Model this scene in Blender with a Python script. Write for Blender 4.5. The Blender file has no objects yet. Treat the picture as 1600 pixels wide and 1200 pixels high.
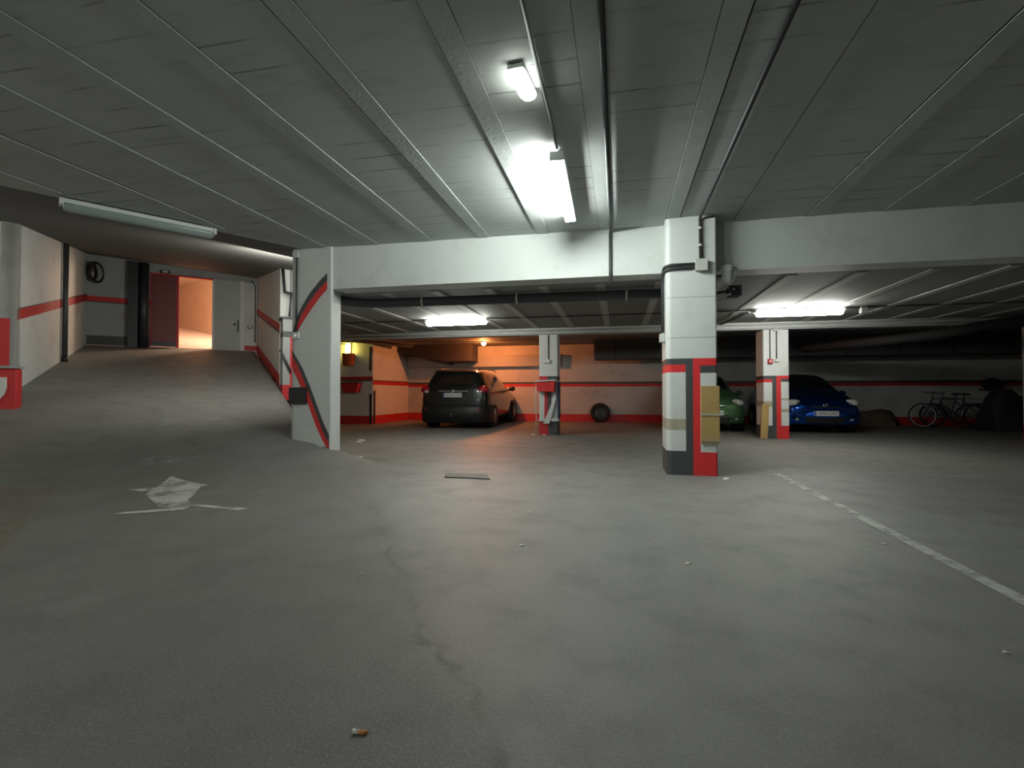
import bpy, bmesh, math, random
from math import sin, cos, pi, radians, sqrt, atan
from mathutils import Vector, Matrix
random.seed(7)
S = bpy.context.scene
COL = S.collection

# ------------------------------------------------------------------ camera, world, exposure
cam_d = bpy.data.cameras.new('camera')
cam_d.sensor_width = 36.0
cam_d.lens = 36.0 * 790 / 1600
cam_d.clip_start = 0.05
cam_d.clip_end = 200
cam = bpy.data.objects.new('camera', cam_d)
cam.location = (0, 0, 0.95)
cam.rotation_euler = (pi / 2 + atan(14 / 790.), 0, radians(12))
COL.objects.link(cam)
S.camera = cam
S.view_settings.view_transform = 'Standard'
S.view_settings.look = 'None'
S.view_settings.gamma = 1.0
S.view_settings.use_curve_mapping = False
S.view_settings.exposure = 0.2
W = bpy.data.worlds.new('world')
S.world = W
W.use_nodes = True
W.node_tree.nodes['Background'].inputs[0].default_value = (0.6, 0.7, 0.65, 1)
W.node_tree.nodes['Background'].inputs[1].default_value = 0.01


def area_light(name, loc, size, power, color, rot=(0, 0, 0), sy=None, spread=180):
    l = bpy.data.lights.new(name, 'AREA')
    l.energy = power
    l.color = color
    l.size = size
    l.spread = radians(spread)
    if sy:
        l.shape = 'RECTANGLE'
        l.size_y = sy
    o = bpy.data.objects.new(name, l)
    o.location = loc
    o.rotation_euler = rot
    COL.objects.link(o)
    return o


def point_light(name, loc, power, color, radius=0.12):
    l = bpy.data.lights.new(name, 'POINT')
    l.energy = power
    l.color = color
    l.shadow_soft_size = radius
    o = bpy.data.objects.new(name, l)
    o.location = loc
    COL.objects.link(o)
    return o


# unseen lights: left lamp, plus fill added behind the camera and over the ramp
point_light('unseen_light', (-3.4, -1.8, 2.55), 95, (0.93, 1.0, 0.96))  # added fill from behind the camera, no fixture
point_light('unseen_light', (-8.2, 1.4, 2.55), 75, (1.0, 0.92, 0.80))
area_light('unseen_light', (-5.3, 7.25, 2.85), 1.2, 70, (1.0, 0.97, 0.90), rot=Vector((-0.90, 0.36, -0.14)).to_track_quat('-Z', 'Y').to_euler(), sy=0.5)  # added fill to brighten the ramp, no fixture
# warm lamp in the passage beyond the open door
point_light('passage_light', (-11.75, 13.95, 4.35), 300, (1.0, 0.74, 0.54), 0.2)

TUBE = 150.0          # radiance of the burning tubes
TUBE_COL = (0.94, 1.0, 0.96)


# ------------------------------------------------------------------ materials
def nodes_of(m):
    m.use_nodes = True
    return m.node_tree.nodes, m.node_tree.links, m.node_tree.nodes['Principled BSDF']


def mat(name, col, rough=0.6, metal=0.0, var=0.12, scale=6.0, bump=0.0, bscale=60.0, coat=0.0, spec=0.5):
    m = bpy.data.materials.new(name)
    N, L, b = nodes_of(m)
    tc = N.new('ShaderNodeTexCoord')
    no = N.new('ShaderNodeTexNoise')
    no.inputs['Scale'].default_value = scale
    no.inputs['Detail'].default_value = 5
    L.new(tc.outputs['Object'], no.inputs['Vector'])
    mx = N.new('ShaderNodeMixRGB')
    mx.inputs[1].default_value = tuple(c * (1 - var) for c in col) + (1,)
    mx.inputs[2].default_value = tuple(min(1, c * (1 + var)) for c in col) + (1,)
    L.new(no.outputs['Fac'], mx.inputs[0])
    L.new(mx.outputs[0], b.inputs['Base Color'])
    b.inputs['Roughness'].default_value = rough
    b.inputs['Metallic'].default_value = metal
    b.inputs['Coat Weight'].default_value = coat
    b.inputs['Coat Roughness'].default_value = 0.06
    b.inputs['Specular IOR Level'].default_value = spec
    if bump:
        n2 = N.new('ShaderNodeTexNoise')
        n2.inputs['Scale'].default_value = bscale
        n2.inputs['Detail'].default_value = 4
        L.new(tc.outputs['Object'], n2.inputs['Vector'])
        bp = N.new('ShaderNodeBump')
        bp.inputs['Strength'].default_value = bump
        bp.inputs['Distance'].default_value = 0.01
        L.new(n2.outputs['Fac'], bp.inputs['Height'])
        L.new(bp.outputs[0], b.inputs['Normal'])
    return m


def paint_mat(name, col, grime=(0.10, 0.09, 0.07), amount=0.35, rough=0.55):
    """wall paint with blotches of dirt and scuffs"""
    m = bpy.data.materials.new(name)
    N, L, b = nodes_of(m)
    tc = N.new('ShaderNodeTexCoord')
    n1 = N.new('ShaderNodeTexNoise')
    n1.inputs['Scale'].default_value = 1.6
    n1.inputs['Detail'].default_value = 8
    n1.inputs['Roughness'].default_value = 0.65
    L.new(tc.outputs['Object'], n1.inputs['Vector'])
    r = N.new('ShaderNodeValToRGB')
    r.color_ramp.elements[0].position = 0.52
    r.color_ramp.elements[0].color = (0, 0, 0, 1)
    r.color_ramp.elements[1].position = 0.80
    r.color_ramp.elements[1].color = (amount,) * 3 + (1,)
    L.new(n1.outputs['Fac'], r.inputs[0])
    mx = N.new('ShaderNodeMixRGB')
    mx.inputs[1].default_value = col + (1,)
    mx.inputs[2].default_value = grime + (1,)
    L.new(r.outputs[0], mx.inputs[0])
    L.new(mx.outputs[0], b.inputs['Base Color'])
    b.inputs['Roughness'].default_value = rough
    n2 = N.new('ShaderNodeTexNoise')
    n2.inputs['Scale'].default_value = 40
    n2.inputs['Detail'].default_value = 5
    L.new(tc.outputs['Object'], n2.inputs['Vector'])
    bp = N.new('ShaderNodeBump')
    bp.inputs['Strength'].default_value = 0.15
    bp.inputs['Distance'].default_value = 0.01
    L.new(n2.outputs['Fac'], bp.inputs['Height'])
    L.new(bp.outputs[0], b.inputs['Normal'])
    return m


def mth(N, L, op, a, b=None, clamp=False):
    n = N.new('ShaderNodeMath')
    n.operation = op
    n.use_clamp = clamp
    for i, v in enumerate((a, b)):
        if v is None:
            continue
        if isinstance(v, (int, float)):
            n.inputs[i].default_value = v
        else:
            L.new(v, n.inputs[i])
    return n.outputs[0]


def noise(N, L, vec, scale, detail=5, rough=0.55):
    n = N.new('ShaderNodeTexNoise')
    n.inputs['Scale'].default_value = scale
    n.inputs['Detail'].default_value = detail
    n.inputs['Roughness'].default_value = rough
    L.new(vec, n.inputs['Vector'])
    return n.outputs['Fac']


def smooth(N, L, v, lo, hi):
    n = N.new('ShaderNodeMapRange')
    n.interpolation_type = 'SMOOTHSTEP'
    n.inputs['From Min'].default_value = lo
    n.inputs['From Max'].default_value = hi
    L.new(v, n.inputs['Value'])
    return n.outputs['Result']


def mixc(N, L, fac, a, b):
    n = N.new('ShaderNodeMixRGB')
    if isinstance(fac, (int, float)):
        n.inputs[0].default_value = fac
    else:
        L.new(fac, n.inputs[0])
    for i, v in ((1, a), (2, b)):
        if isinstance(v, tuple):
            n.inputs[i].default_value = v + (1,)
        else:
            L.new(v, n.inputs[i])
    return n.outputs[0]


def asphalt_mat():
    m = bpy.data.materials.new('asphalt')
    N, L, b = nodes_of(m)
    tc = N.new('ShaderNodeTexCoord')
    P = tc.outputs['Object']
    sx = N.new('ShaderNodeSeparateXYZ')
    L.new(P, sx.inputs[0])
    big = noise(N, L, P, 0.55, 4)
    mid = noise(N, L, P, 2.6, 7, 0.62)
    fine = noise(N, L, P, 95, 3, 0.75)
    # edge between the rough ramp asphalt and the smoother trafficked asphalt
    line = mth(N, L, 'ADD', sx.outputs['X'], mth(N, L, 'MULTIPLY', sx.outputs['Y'], 0.6416))
    lvar = mth(N, L, 'MULTIPLY', mth(N, L, 'SUBTRACT', noise(N, L, P, 7, 4), 0.5), 0.16)
    line = mth(N, L, 'ADD', line, lvar)
    wob = mth(N, L, 'MULTIPLY', mth(N, L, 'SUBTRACT', noise(N, L, P, 1.3, 6), 0.5), 0.55)
    lw = mth(N, L, 'ADD', line, wob)
    side = smooth(N, L, lw, 0.46, 0.66)
    crack = mth(N, L, 'SUBTRACT', 1.0, smooth(N, L, mth(N, L, 'ABSOLUTE', mth(N, L, 'SUBTRACT', lw, 0.50)), 0.0, 0.035))
    far = smooth(N, L, sx.outputs['Y'], 4.6, 6.2)
    side = mth(N, L, 'MAXIMUM', side, far)
    near = mth(N, L, 'SUBTRACT', 1.0, smooth(N, L, sx.outputs['Y'], 3.2, 4.6))
    crack = mth(N, L, 'MULTIPLY', mth(N, L, 'MULTIPLY', crack, near), mth(N, L, 'MULTIPLY', smooth(N, L, noise(N, L, P, 2.2, 4), 0.42, 0.62), 0.5))
    c1 = mixc(N, L, big, (0.142, 0.142, 0.129), (0.182, 0.182, 0.168))
    c2 = mixc(N, L, big, (0.175, 0.176, 0.163), (0.215, 0.216, 0.202))
    c = mixc(N, L, side, c1, c2)
    c = mixc(N, L, mth(N, L, 'MULTIPLY', smooth(N, L, mid, 0.42, 0.75), 0.45), c, (0.085, 0.090, 0.083))
    c = mixc(N, L, mth(N, L, 'MULTIPLY', smooth(N, L, noise(N, L, P, 0.9, 6, 0.7), 0.58, 0.74), 0.5), c, (0.26, 0.26, 0.245))
    c = mixc(N, L, mth(N, L, 'MULTIPLY', smooth(N, L, fine, 0.45, 0.72), 0.55), c, (0.30, 0.30, 0.285))
    c = mixc(N, L, crack, c, (0.03, 0.03, 0.028))
    L.new(c, b.inputs['Base Color'])
    b.inputs['Specular IOR Level'].default_value = 0.35
    rg = mth(N, L, 'ADD', mth(N, L, 'MULTIPLY', mid, 0.25), 0.44)
    L.new(rg, b.inputs['Roughness'])
    bp = N.new('ShaderNodeBump')
    bp.inputs['Strength'].default_value = 0.35
    bp.inputs['Distance'].default_value = 0.006
    L.new(mth(N, L, 'ADD', fine, mth(N, L, 'MULTIPLY', mid, 1.5)), bp.inputs['Height'])
    L.new(bp.outputs[0], b.inputs['Normal'])
    return m


def ceiling_mat(name, col, period=0.25, strength=0.8):
    """concrete slab with the block joints running across it"""
    m = bpy.data.materials.new(name)
    N, L, b = nodes_of(m)
    tc = N.new('ShaderNodeTexCoord')
    P = tc.outputs['Object']
    sx = N.new('ShaderNodeSeparateXYZ')
    L.new(P, sx.inputs[0])
    big = noise(N, L, P, 0.8, 5)
    mp = N.new('ShaderNodeMapping')
    mp.inputs['Scale'].default_value = (0.9, 4.0, 1)
    L.new(P, mp.inputs[0])
    st = noise(N, L, mp.outputs[0], 2.2, 5, 0.6)
    # joint line offset from column to column
    colid = mth(N, L, 'FLOOR', mth(N, L, 'DIVIDE', mth(N, L, 'ADD', sx.outputs['X'], 0.167), 0.785))
    off = mth(N, L, 'MULTIPLY', colid, 0.37)
    wv = mth(N, L, 'MULTIPLY', noise(N, L, P, 5, 3), 0.10)
    yy = mth(N, L, 'ADD', mth(N, L, 'ADD', mth(N, L, 'DIVIDE', sx.outputs['Y'], period), off), wv)
    fr = mth(N, L, 'FRACT', yy)
    tri = mth(N, L, 'ABSOLUTE', mth(N, L, 'SUBTRACT', fr, 0.5))
    joint = smooth(N, L, tri, 0.44, 0.5)
    amt = smooth(N, L, noise(N, L, P, 1.3, 3), 0.42, 0.68)
    joint = mth(N, L, 'MULTIPLY', mth(N, L, 'MULTIPLY', joint, amt), strength)
    c = mixc(N, L, big, tuple(x * 0.82 for x in col), tuple(x * 1.15 for x in col))
    c = mixc(N, L, mth(N, L, 'MULTIPLY', smooth(N, L, st, 0.52, 0.75), 0.30), c, tuple(x * 0.5 for x in col))
    c = mixc(N, L, joint, c, tuple(x * 0.15 for x in col))
    L.new(c, b.inputs['Base Color'])
    b.inputs['Roughness'].default_value = 0.75
    bp = N.new('ShaderNodeBump')
    bp.inputs['Strength'].default_value = 0.10
    bp.inputs['Distance'].default_value = 0.006
    L.new(noise(N, L, P, 30, 5), bp.inputs['Height'])
    L.new(bp.outputs[0], b.inputs['Normal'])
    return m


def worn_paint(name, col, lo, hi, scale=9.0, alpha=1.0):
    """floor paint worn away in patches, also the painted light pool"""
    m = bpy.data.materials.new(name)
    N, L, b = nodes_of(m)
    tc = N.new('ShaderNodeTexCoord')
    f = noise(N, L, tc.outputs['Object'], scale, 8, 0.7)
    a = mth(N, L, 'MULTIPLY', smooth(N, L, f, lo, hi), alpha)
    L.new(a, b.inputs['Alpha'])
    b.inputs['Base Color'].default_value = col + (1,)
    b.inputs['Roughness'].default_value = 0.6
    return m


def emit(name, col, power):
    m = bpy.data.materials.new(name)
    N, L, b = nodes_of(m)
    b.inputs['Base Color'].default_value = (0.8, 0.8, 0.8, 1)
    b.inputs['Emission Color'].default_value = col + (1,)
    b.inputs['Emission Strength'].default_value = power
    return m


def glass_mat(name, col=(0.012, 0.014, 0.015), rough=0.05):
    m = bpy.data.materials.new(name)
    N, L, b = nodes_of(m)
    b.inputs['Base Color'].default_value = col + (1,)
    b.inputs['Roughness'].default_value = rough
    b.inputs['Specular IOR Level'].default_value = 0.6
    return m


M = {}
M['asphalt'] = asphalt_mat()
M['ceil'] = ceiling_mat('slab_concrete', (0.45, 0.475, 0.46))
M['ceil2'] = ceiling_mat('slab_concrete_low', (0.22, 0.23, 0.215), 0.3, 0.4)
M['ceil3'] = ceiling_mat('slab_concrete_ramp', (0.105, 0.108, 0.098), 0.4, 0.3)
M['rib'] = mat('rib_concrete', (0.42, 0.45, 0.435), 0.75, var=0.2, scale=3, bump=0.3, bscale=30)
M['rib2'] = mat('rib_plaster', (0.42, 0.43, 0.41), 0.75, var=0.2, scale=3, bump=0.3, bscale=30)
M['crack'] = mat('crack_dark', (0.02, 0.022, 0.022), 0.9)
M['white'] = paint_mat('white_wall_paint', (0.61, 0.64, 0.61))
M['white2'] = paint_mat('white_pillar_paint', (0.61, 0.64, 0.615), amount=0.25)
M['beam'] = paint_mat('beam_paint', (0.58, 0.615, 0.59), amount=0.3)
M['grey'] = paint_mat('grey_wall_paint', (0.30, 0.32, 0.31))
M['back'] = paint_mat('back_wall_paint', (0.46, 0.48, 0.46), amount=0.45)
M['red'] = paint_mat('red_paint', (0.50, 0.022, 0.024), (0.10, 0.02, 0.02), 0.5)
M['bright'] = paint_mat('bright_red_paint', (0.66, 0.030, 0.030), (0.25, 0.02, 0.02), 0.4)
M['char'] = paint_mat('charcoal_paint', (0.055, 0.060, 0.062), (0.10, 0.10, 0.09), 0.4)
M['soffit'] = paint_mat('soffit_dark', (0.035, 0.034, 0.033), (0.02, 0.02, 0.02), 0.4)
M['tan'] = mat('tan_foam', (0.40, 0.27, 0.10), 0.85, var=0.2, scale=4)
M['darkstain'] = mat('tape_stain', (0.36, 0.33, 0.24), 0.8, var=0.35, scale=8)
M['joint'] = mat('formwork_joint', (0.36, 0.39, 0.37), 0.8, var=0.4, scale=20)
M['conduit'] = mat('grey_plastic', (0.045, 0.052, 0.052), 0.5)
M['pale'] = mat('pale_plastic', (0.50, 0.52, 0.50), 0.5)
M['box'] = mat('box_plastic', (0.50, 0.52, 0.48), 0.5)
M['black'] = mat('black_plastic', (0.012, 0.013, 0.014), 0.5)
M['dark'] = mat('dark_metal', (0.035, 0.04, 0.042), 0.4, metal=0.3)
M['duct'] = mat('duct_paint', (0.05, 0.056, 0.06), 0.6)
M['steel'] = mat('steel', (0.45, 0.46, 0.46), 0.35, metal=0.9)
M['chrome'] = mat('chrome', (0.75, 0.76, 0.77), 0.12, metal=1.0, var=0.02)
M['housing'] = mat('lamp_housing', (0.62, 0.65, 0.62), 0.5)
M['diff_off'] = mat('diffuser_unlit', (0.27, 0.32, 0.305), 0.25)
M['tube'] = emit('tube_glow', TUBE_COL, TUBE * 1.2)
M['lampon'] = emit('bulkhead_glow', (0.95, 1.0, 0.93), TUBE * 0.22)
M['tube2'] = emit('tube_glow_far', (1.0, 0.99, 0.92), TUBE * 0.45)
M['yellow'] = emit('yellow_glow', (1.0, 0.80, 0.16), 26.0)
M['orange'] = emit('orange_glow', (1.0, 0.26, 0.07), 1500.0)
M['rubber'] = mat('rubber', (0.014, 0.014, 0.014), 0.75)
M['glass'] = glass_mat('car_glass')
M['lens'] = glass_mat('clear_lens', (0.62, 0.65, 0.62), 0.12)
M['redlens'] = glass_mat('red_lens', (0.42, 0.012, 0.03), 0.12)
M['orangelens'] = glass_mat('orange_lens', (0.6, 0.14, 0.05), 0.15)
M['plate'] = mat('plate_white', (0.62, 0.66, 0.64), 0.4, var=0.03)
M['plateblue'] = mat('plate_blue', (0.05, 0.12, 0.40), 0.4)
M['ink'] = mat('plate_ink', (0.13, 0.15, 0.15), 0.5)
M['carblack'] = mat('black_car_paint', (0.014, 0.020, 0.020), 0.28, metal=0.3, coat=0.8)
M['carblue'] = mat('blue_car_paint', (0.008, 0.075, 0.42), 0.20, metal=0.92, coat=0.8)
M['carblue_bumper'] = mat('blue_bumper_paint', (0.008, 0.10, 0.55), 0.42, metal=0.75, coat=0.5)
M['cargreen'] = mat('green_car_paint', (0.085, 0.21, 0.085), 0.36, metal=0.4, coat=0.8)
M['cargreen_bumper'] = M['cargreen']
M['line'] = worn_paint('line_paint', (0.50, 0.51, 0.48), 0.22, 0.62, 6.0, 0.9)
M['linefaint'] = worn_paint('faint_line_paint', (0.46, 0.47, 0.45), 0.30, 0.62, 5.0, 0.6)
M['arrow'] = worn_paint('arrow_paint', (0.58, 0.59, 0.55), 0.30, 0.58, 3.5, 0.9)
M['scuff'] = worn_paint('scuff_paint', (0.42, 0.43, 0.41), 0.44, 0.66, 10.0, 0.7)
M['lightpool'] = worn_paint('painted_light_pool', (0.33, 0.26, 0.19), 0.40, 0.66, 1.1, 0.6)  # tan colour painted in for a warm pool of light
M['paper'] = mat('paper', (0.66, 0.66, 0.58), 0.8)
M['cork'] = mat('cork_filter', (0.62, 0.27, 0.07), 0.8)
M['doorred'] = paint_mat('door_red', (0.16, 0.026, 0.026), (0.06, 0.02, 0.02), 0.4, 0.45)
M['doorgrey'] = paint_mat('door_grey', (0.40, 0.44, 0.42), amount=0.4)
M['passage'] = mat('passage_wall', (0.62, 0.45, 0.33), 0.8, var=0.12, scale=3, bump=0.2)
M['passfloor'] = mat('passage_floor', (0.60, 0.46, 0.40), 0.7, var=0.15, scale=4)
M['tarp'] = mat('brown_tarp', (0.12, 0.085, 0.06), 0.8, var=0.25, scale=5, bump=0.5, bscale=8)
M['blackcloth'] = mat('black_cover', (0.016, 0.016, 0.018), 0.75, bump=0.5, bscale=10)
M['rust'] = mat('rusty_bucket', (0.40, 0.10, 0.035), 0.6, var=0.3, scale=8)
M['bluepaint'] = mat('navy_board', (0.035, 0.05, 0.11), 0.6)
M['asphaltlid'] = mat('iron_cover', (0.15, 0.15, 0.14), 0.75, metal=0.0, bump=0.3)
M['scooter'] = mat('scooter_paint', (0.015, 0.015, 0.02), 0.35, coat=0.5)


# ------------------------------------------------------------------ mesh helpers
class MB:
    def __init__(s):
        s.v, s.f, s.m, s.sm = [], [], [], []

    def face(s, pts, mi=0, smooth=False):
        i = len(s.v)
        s.v += [tuple(p) for p in pts]
        s.f.append(tuple(range(i, i + len(pts))))
        s.m.append(mi)
        s.sm.append(smooth)

    def grid(s, rows, mi=0, smooth=True, close=False, closev=False):
        i0 = len(s.v)
        n = len(rows[0])
        for r in rows:
            s.v += [tuple(p) for p in r]
        R = len(rows)
        for a in range(R if closev else R - 1):
            for b in range(n if close else n - 1):
                q = (i0 + a * n + b, i0 + a * n + (b + 1) % n, i0 + ((a + 1) % R) * n + (b + 1) % n, i0 + ((a + 1) % R) * n + b)
                s.f.append(q)
                s.m.append(mi)
                s.sm.append(smooth)

    def box(s, x0, y0, z0, x1, y1, z1, mi=0):
        c = [(x0, y0, z0), (x1, y0, z0), (x1, y1, z0), (x0, y1, z0), (x0, y0, z1), (x1, y0, z1), (x1, y1, z1), (x0, y1, z1)]
        s.hexa(c, mi)

    def hexa(s, c, mi=0):
        i = len(s.v)
        s.v += [tuple(p) for p in c]
        for q in ((0, 3, 2, 1), (4, 5, 6, 7), (0, 1, 5, 4), (1, 2, 6, 5), (2, 3, 7, 6), (3, 0, 4, 7)):
            s.f.append(tuple(i + k for k in q))
            s.m.append(mi)
            s.sm.append(False)

    def obox(s, p, q, w, h, up=(0, 0, 1), mi=0):
        """box along p->q, w wide sideways, h high along up"""
        p, q, up = Vector(p), Vector(q), Vector(up)
        t = (q - p).normalized()
        sd = t.cross(up).normalized() * w / 2
        u = sd.cross(t).normalized() * h / 2
        s.hexa([p - sd - u, p + sd - u, q + sd - u, q - sd - u, p - sd + u, p + sd + u, q + sd + u, q - sd + u], mi)

    def tube(s, pts, r, n=10, mi=0, caps=True):
        pts = [Vector(p) for p in pts]
        rows = []
        prev = None
        for k, p in enumerate(pts):
            if k == 0:
                t = pts[1] - p
            elif k == len(pts) - 1:
                t = p - pts[-2]
            else:
                t = (pts[k + 1] - p).normalized() + (p - pts[k - 1]).normalized()
            t.normalize()
            ref = Vector((0, 0, 1)) if abs(t.z) < 0.9 else Vector((1, 0, 0))
            if prev is None:
                a = t.cross(ref).normalized()
            else:
                a = (prev - t * prev.dot(t)).normalized()
            prev = a
            b = t.cross(a)
            rr = r[k] if isinstance(r, (list, tuple)) else r
            rows.append([p + (a * cos(2 * pi * j / n) + b * sin(2 * pi * j / n)) * rr for j in range(n)])
        s.grid(rows, mi, True, close=True)
        if caps:
            s.face(list(reversed(rows[0])), mi)
            s.face(rows[-1], mi)

    def lathe(s, prof, origin=(0, 0, 0), axis=(0, 0, 1), n=20, mi=0):
        """prof: list of (radius, height along axis)"""
        o, ax = Vector(origin), Vector(axis).normalized()
        ref = Vector((0, 0, 1)) if abs(ax.z) < 0.9 else Vector((1, 0, 0))
        a = ax.cross(ref).normalized()
        b = ax.cross(a)
        rows = [[o + ax * h + (a * cos(2 * pi * j / n) + b * sin(2 * pi * j / n)) * max(r, 1e-4) for j in range(n)] for r, h in prof]
        s.grid(rows, mi, True, close=True)

    def torus(s, o, axis, R, r, n=32, k=8, mi=0, a0=0.0, a1=2 * pi):
        o, ax = Vector(o), Vector(axis).normalized()
        ref = Vector((0, 0, 1)) if abs(ax.z) < 0.9 else Vector((1, 0, 0))
        a = ax.cross(ref).normalized()
        b = ax.cross(a)
        full = abs(a1 - a0 - 2 * pi) < 1e-6
        rows = []
        for i in range(n if full else n + 1):
            t = a0 + (a1 - a0) * i / n
            d = a * cos(t) + b * sin(t)
            rows.append([o + d * (R + r * cos(2 * pi * j / k)) + ax * r * sin(2 * pi * j / k) for j in range(k)])
        s.grid(rows, mi, True, close=True, closev=full)

    def ball(s, o, rx, ry, rz, n=16, k=10, mi=0):
        rows = []
        for i in range(k + 1):
            t = pi * i / k
            rows.append([(o[0] + rx * max(sin(t), 1e-3) * cos(2 * pi * j / n), o[1] + ry * max(sin(t), 1e-3) * sin(2 * pi * j / n), o[2] - rz * cos(t)) for j in range(n)])
        s.grid(rows, mi, True, close=True)

    def prism(s, poly, z0, z1, mi=0):
        n = len(poly)
        s.face([(x, y, z0) for x, y in reversed(poly)], mi)
        s.face([(x, y, z1) for x, y in poly], mi)
        for i in range(n):
            (x, y), (u, w) = poly[i], poly[(i + 1) % n]
            s.face([(x, y, z0), (u, w, z0), (u, w, z1), (x, y, z1)], mi)

    def build(s, name, mats, parent=None, bevel=0.0, kind=None, loc=None):
        me = bpy.data.meshes.new(name)
        off = Vector((0, 0, 0))
        if loc is not None:
            off = Vector(loc)
        elif parent is not None and parent.get('_w'):
            q = parent
            while q is not None:
                off += q.location
                q = q.parent
        me.from_pydata([tuple(Vector(v) - off) for v in s.v], [], s.f)
        for mm in (mats if isinstance(mats, (list, tuple)) else [mats]):
            me.materials.append(M[mm] if isinstance(mm, str) else mm)
        me.polygons.foreach_set('material_index', s.m)
        me.polygons.foreach_set('use_smooth', s.sm)
        bm = bmesh.new()
        bm.from_mesh(me)
        bmesh.ops.remove_doubles(bm, verts=bm.verts, dist=1e-5)
        bmesh.ops.recalc_face_normals(bm, faces=bm.faces)
        bm.to_mesh(me)
        bm.free()
        o = bpy.data.objects.new(name, me)
        COL.objects.link(o)
        if loc is not None:
            o.location = loc
        if parent is not None:
            o.parent = parent
        if bevel:
            b = o.modifiers.new('edge', 'BEVEL')
            b.width = bevel
            b.segments = 2
            b.limit_method = 'ANGLE'
        if kind:
            o['kind'] = kind
        return o


def tag(o, label, cat, group=None, kind=None):
    o['label'] = label
    o['category'] = cat
    if group:
        o['group'] = group
    if kind:
        o['kind'] = kind
    return o


def thing(name, label, cat, loc, group=None, rotz=0.0, world=True):
    """Empty at the thing's base. world=True: its parts are given in world coordinates."""
    o = bpy.data.objects.new(name, None)
    o.empty_display_size = 0.1
    o.location = loc
    o.rotation_euler = (0, 0, rotz)
    COL.objects.link(o)
    if world:
        o['_w'] = 1
    return tag(o, label, cat, group)


# ------------------------------------------------------------------ the ramp's own frame: a along it (uphill), c across it
AX, AY, EX, EY = -0.692, 0.722, 0.722, 0.692


def A(a, c, z=0.0):
    return (a * AX + c * EX, a * AY + c * EY, z)


def smoothstep(t):
    t = max(0.0, min(1.0, t))
    return t * t * (3 - 2 * t)


def zr(a):
    t = a - 6.4
    return 0.209 * (t + sqrt(t * t + 0.18)) / 2 - 0.004


def zceil(a, c):
    return 3.0 + 0.153 * max(0.0, a - (7.34 + 0.275 * c))


# ------------------------------------------------------------------ floor and ramp
mb = MB()
mb.box(-13, -5.3, -0.2, 12, 17.3, 0.0)
mb.build('floor', 'asphalt', kind='structure')

mb = MB()
aa = [5.4 + 0.15 * i for i in range(79)]
cc = [-4.6 + 0.12 * i for i in range(58)]


def ramp_z(a, c):
    z = zr(a)
    p = A(a, c)
    if c > 1.52:
        z *= 1 - smoothstep((c - 1.52) / 0.75)
        if p[1] > 6.44:
            z = -0.03
    return z - 0.012 * (1 - smoothstep((a - 5.4) / 0.8))


mb.grid([[A(a, c, ramp_z(a, c)) for c in cc] for a in aa])
mb.build('ramp_floor', 'asphalt', kind='structure')

# ------------------------------------------------------------------ ceilings
# flat slab of the first bay, ending at the bend above the foot of the ramp
B1 = A(7.34 + 0.275 * 1.3, 1.3)
B2 = A(7.34 - 0.275 * 6.0, -6.0)
mb = MB()
poly = [(12, -5.3), (12, 6.5), (-4.2, 6.5), (B1[0], B1[1]), (B2[0], B2[1]), (-13, B2[1] - 1), (-13, -5.3)]
mb.prism(poly, 3.0, 3.2)
mb.build('ceiling', 'ceil', kind='structure')

# cast ribs under the slab, one band each, with open cracks along their edges
mb = MB()
for k in range(-7, 13):
    xc = -0.167 + 0.785 * k
    if xc > 11.5:
        continue
    xl, xr = xc - 0.075, xc + 0.075
    ye = 6.4
    if xc < -4.2:
        t = (xc - B1[0]) / (B2[0] - B1[0])
        ye = B1[1] + t * (B2[1] - B1[1]) - 0.25
    y0 = -5.0
    mb.box(xl, y0, 2.992, xr, ye, 3.001, 0)
    random.seed(k + 50)
    wl, wr = random.choice([0.006, 0.004, 0.011]), random.choice([0.005, 0.004, 0.012])
    mb.box(xl - wl, y0, 2.9975, xl, ye, 3.001, 1)
    mb.box(xr, y0, 2.9985, xr + wr, ye, 3.001, 1)
mb.build('ceiling_trim', ['rib', 'crack'], kind='structure')

mb = MB()
cs = [-4.8, -3, -1.5, 0, 1.5, 2.9]
lo = [[A(7.34 + 0.275 * c, c, 3.0) for c in cs], [A(12, c, zceil(12, c)) for c in cs], [A(17.3, c, zceil(17.3, c)) for c in cs]]
hi = [[(p[0], p[1], p[2] + 0.2) for p in r] for r in lo]
mb.grid(lo, 0, False)
mb.grid(hi, 0, False)
for r in (0, -1):
    for i in range(len(cs) - 1):
        mb.face([lo[r][i], lo[r][i + 1], hi[r][i + 1], hi[r][i]])
for i in (0, -1):
    for r in range(2):
        mb.face([lo[r][i], lo[r + 1][i], hi[r + 1][i], hi[r][i]])
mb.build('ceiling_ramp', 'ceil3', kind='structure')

# lower slab behind the beam, its ribs painted pale, and the slab of the last bay
mb = MB()
mb.prism([(12, 6.73), (12, 11.4), (-8.45, 11.4), A(12.1, 1.72)[:2], (-6.25, 10.3), (-4.35, 6.73)], 2.42, 2.62)
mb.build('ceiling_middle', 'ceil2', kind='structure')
mb = MB()
for k in range(-12, 15):
    xc = -0.25 + 0.785 * k
    if -8.3 < xc < 11.5:
        mb.box(xc - 0.06, max(6.85, 6.9 + (-4.3 - xc) * 1.85), 2.41, xc + 0.06, 11.35, 2.4205, 0)
mb.box(-5.8, 9.60, 2.408, 11.8, 9.66, 2.4203, 1)
mb.build('ceiling_middle_trim', ['rib2', 'crack'], kind='structure')
mb = MB()
mb.prism([(12, 11.66), (12, 17.3), (-7.8, 17.3), (-7.8, 14.45), (-11.3, 14.45), (-8.72, 11.66)], 2.56, 2.76)
mb.build('ceiling_back', 'ceil2', kind='structure')

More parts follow.
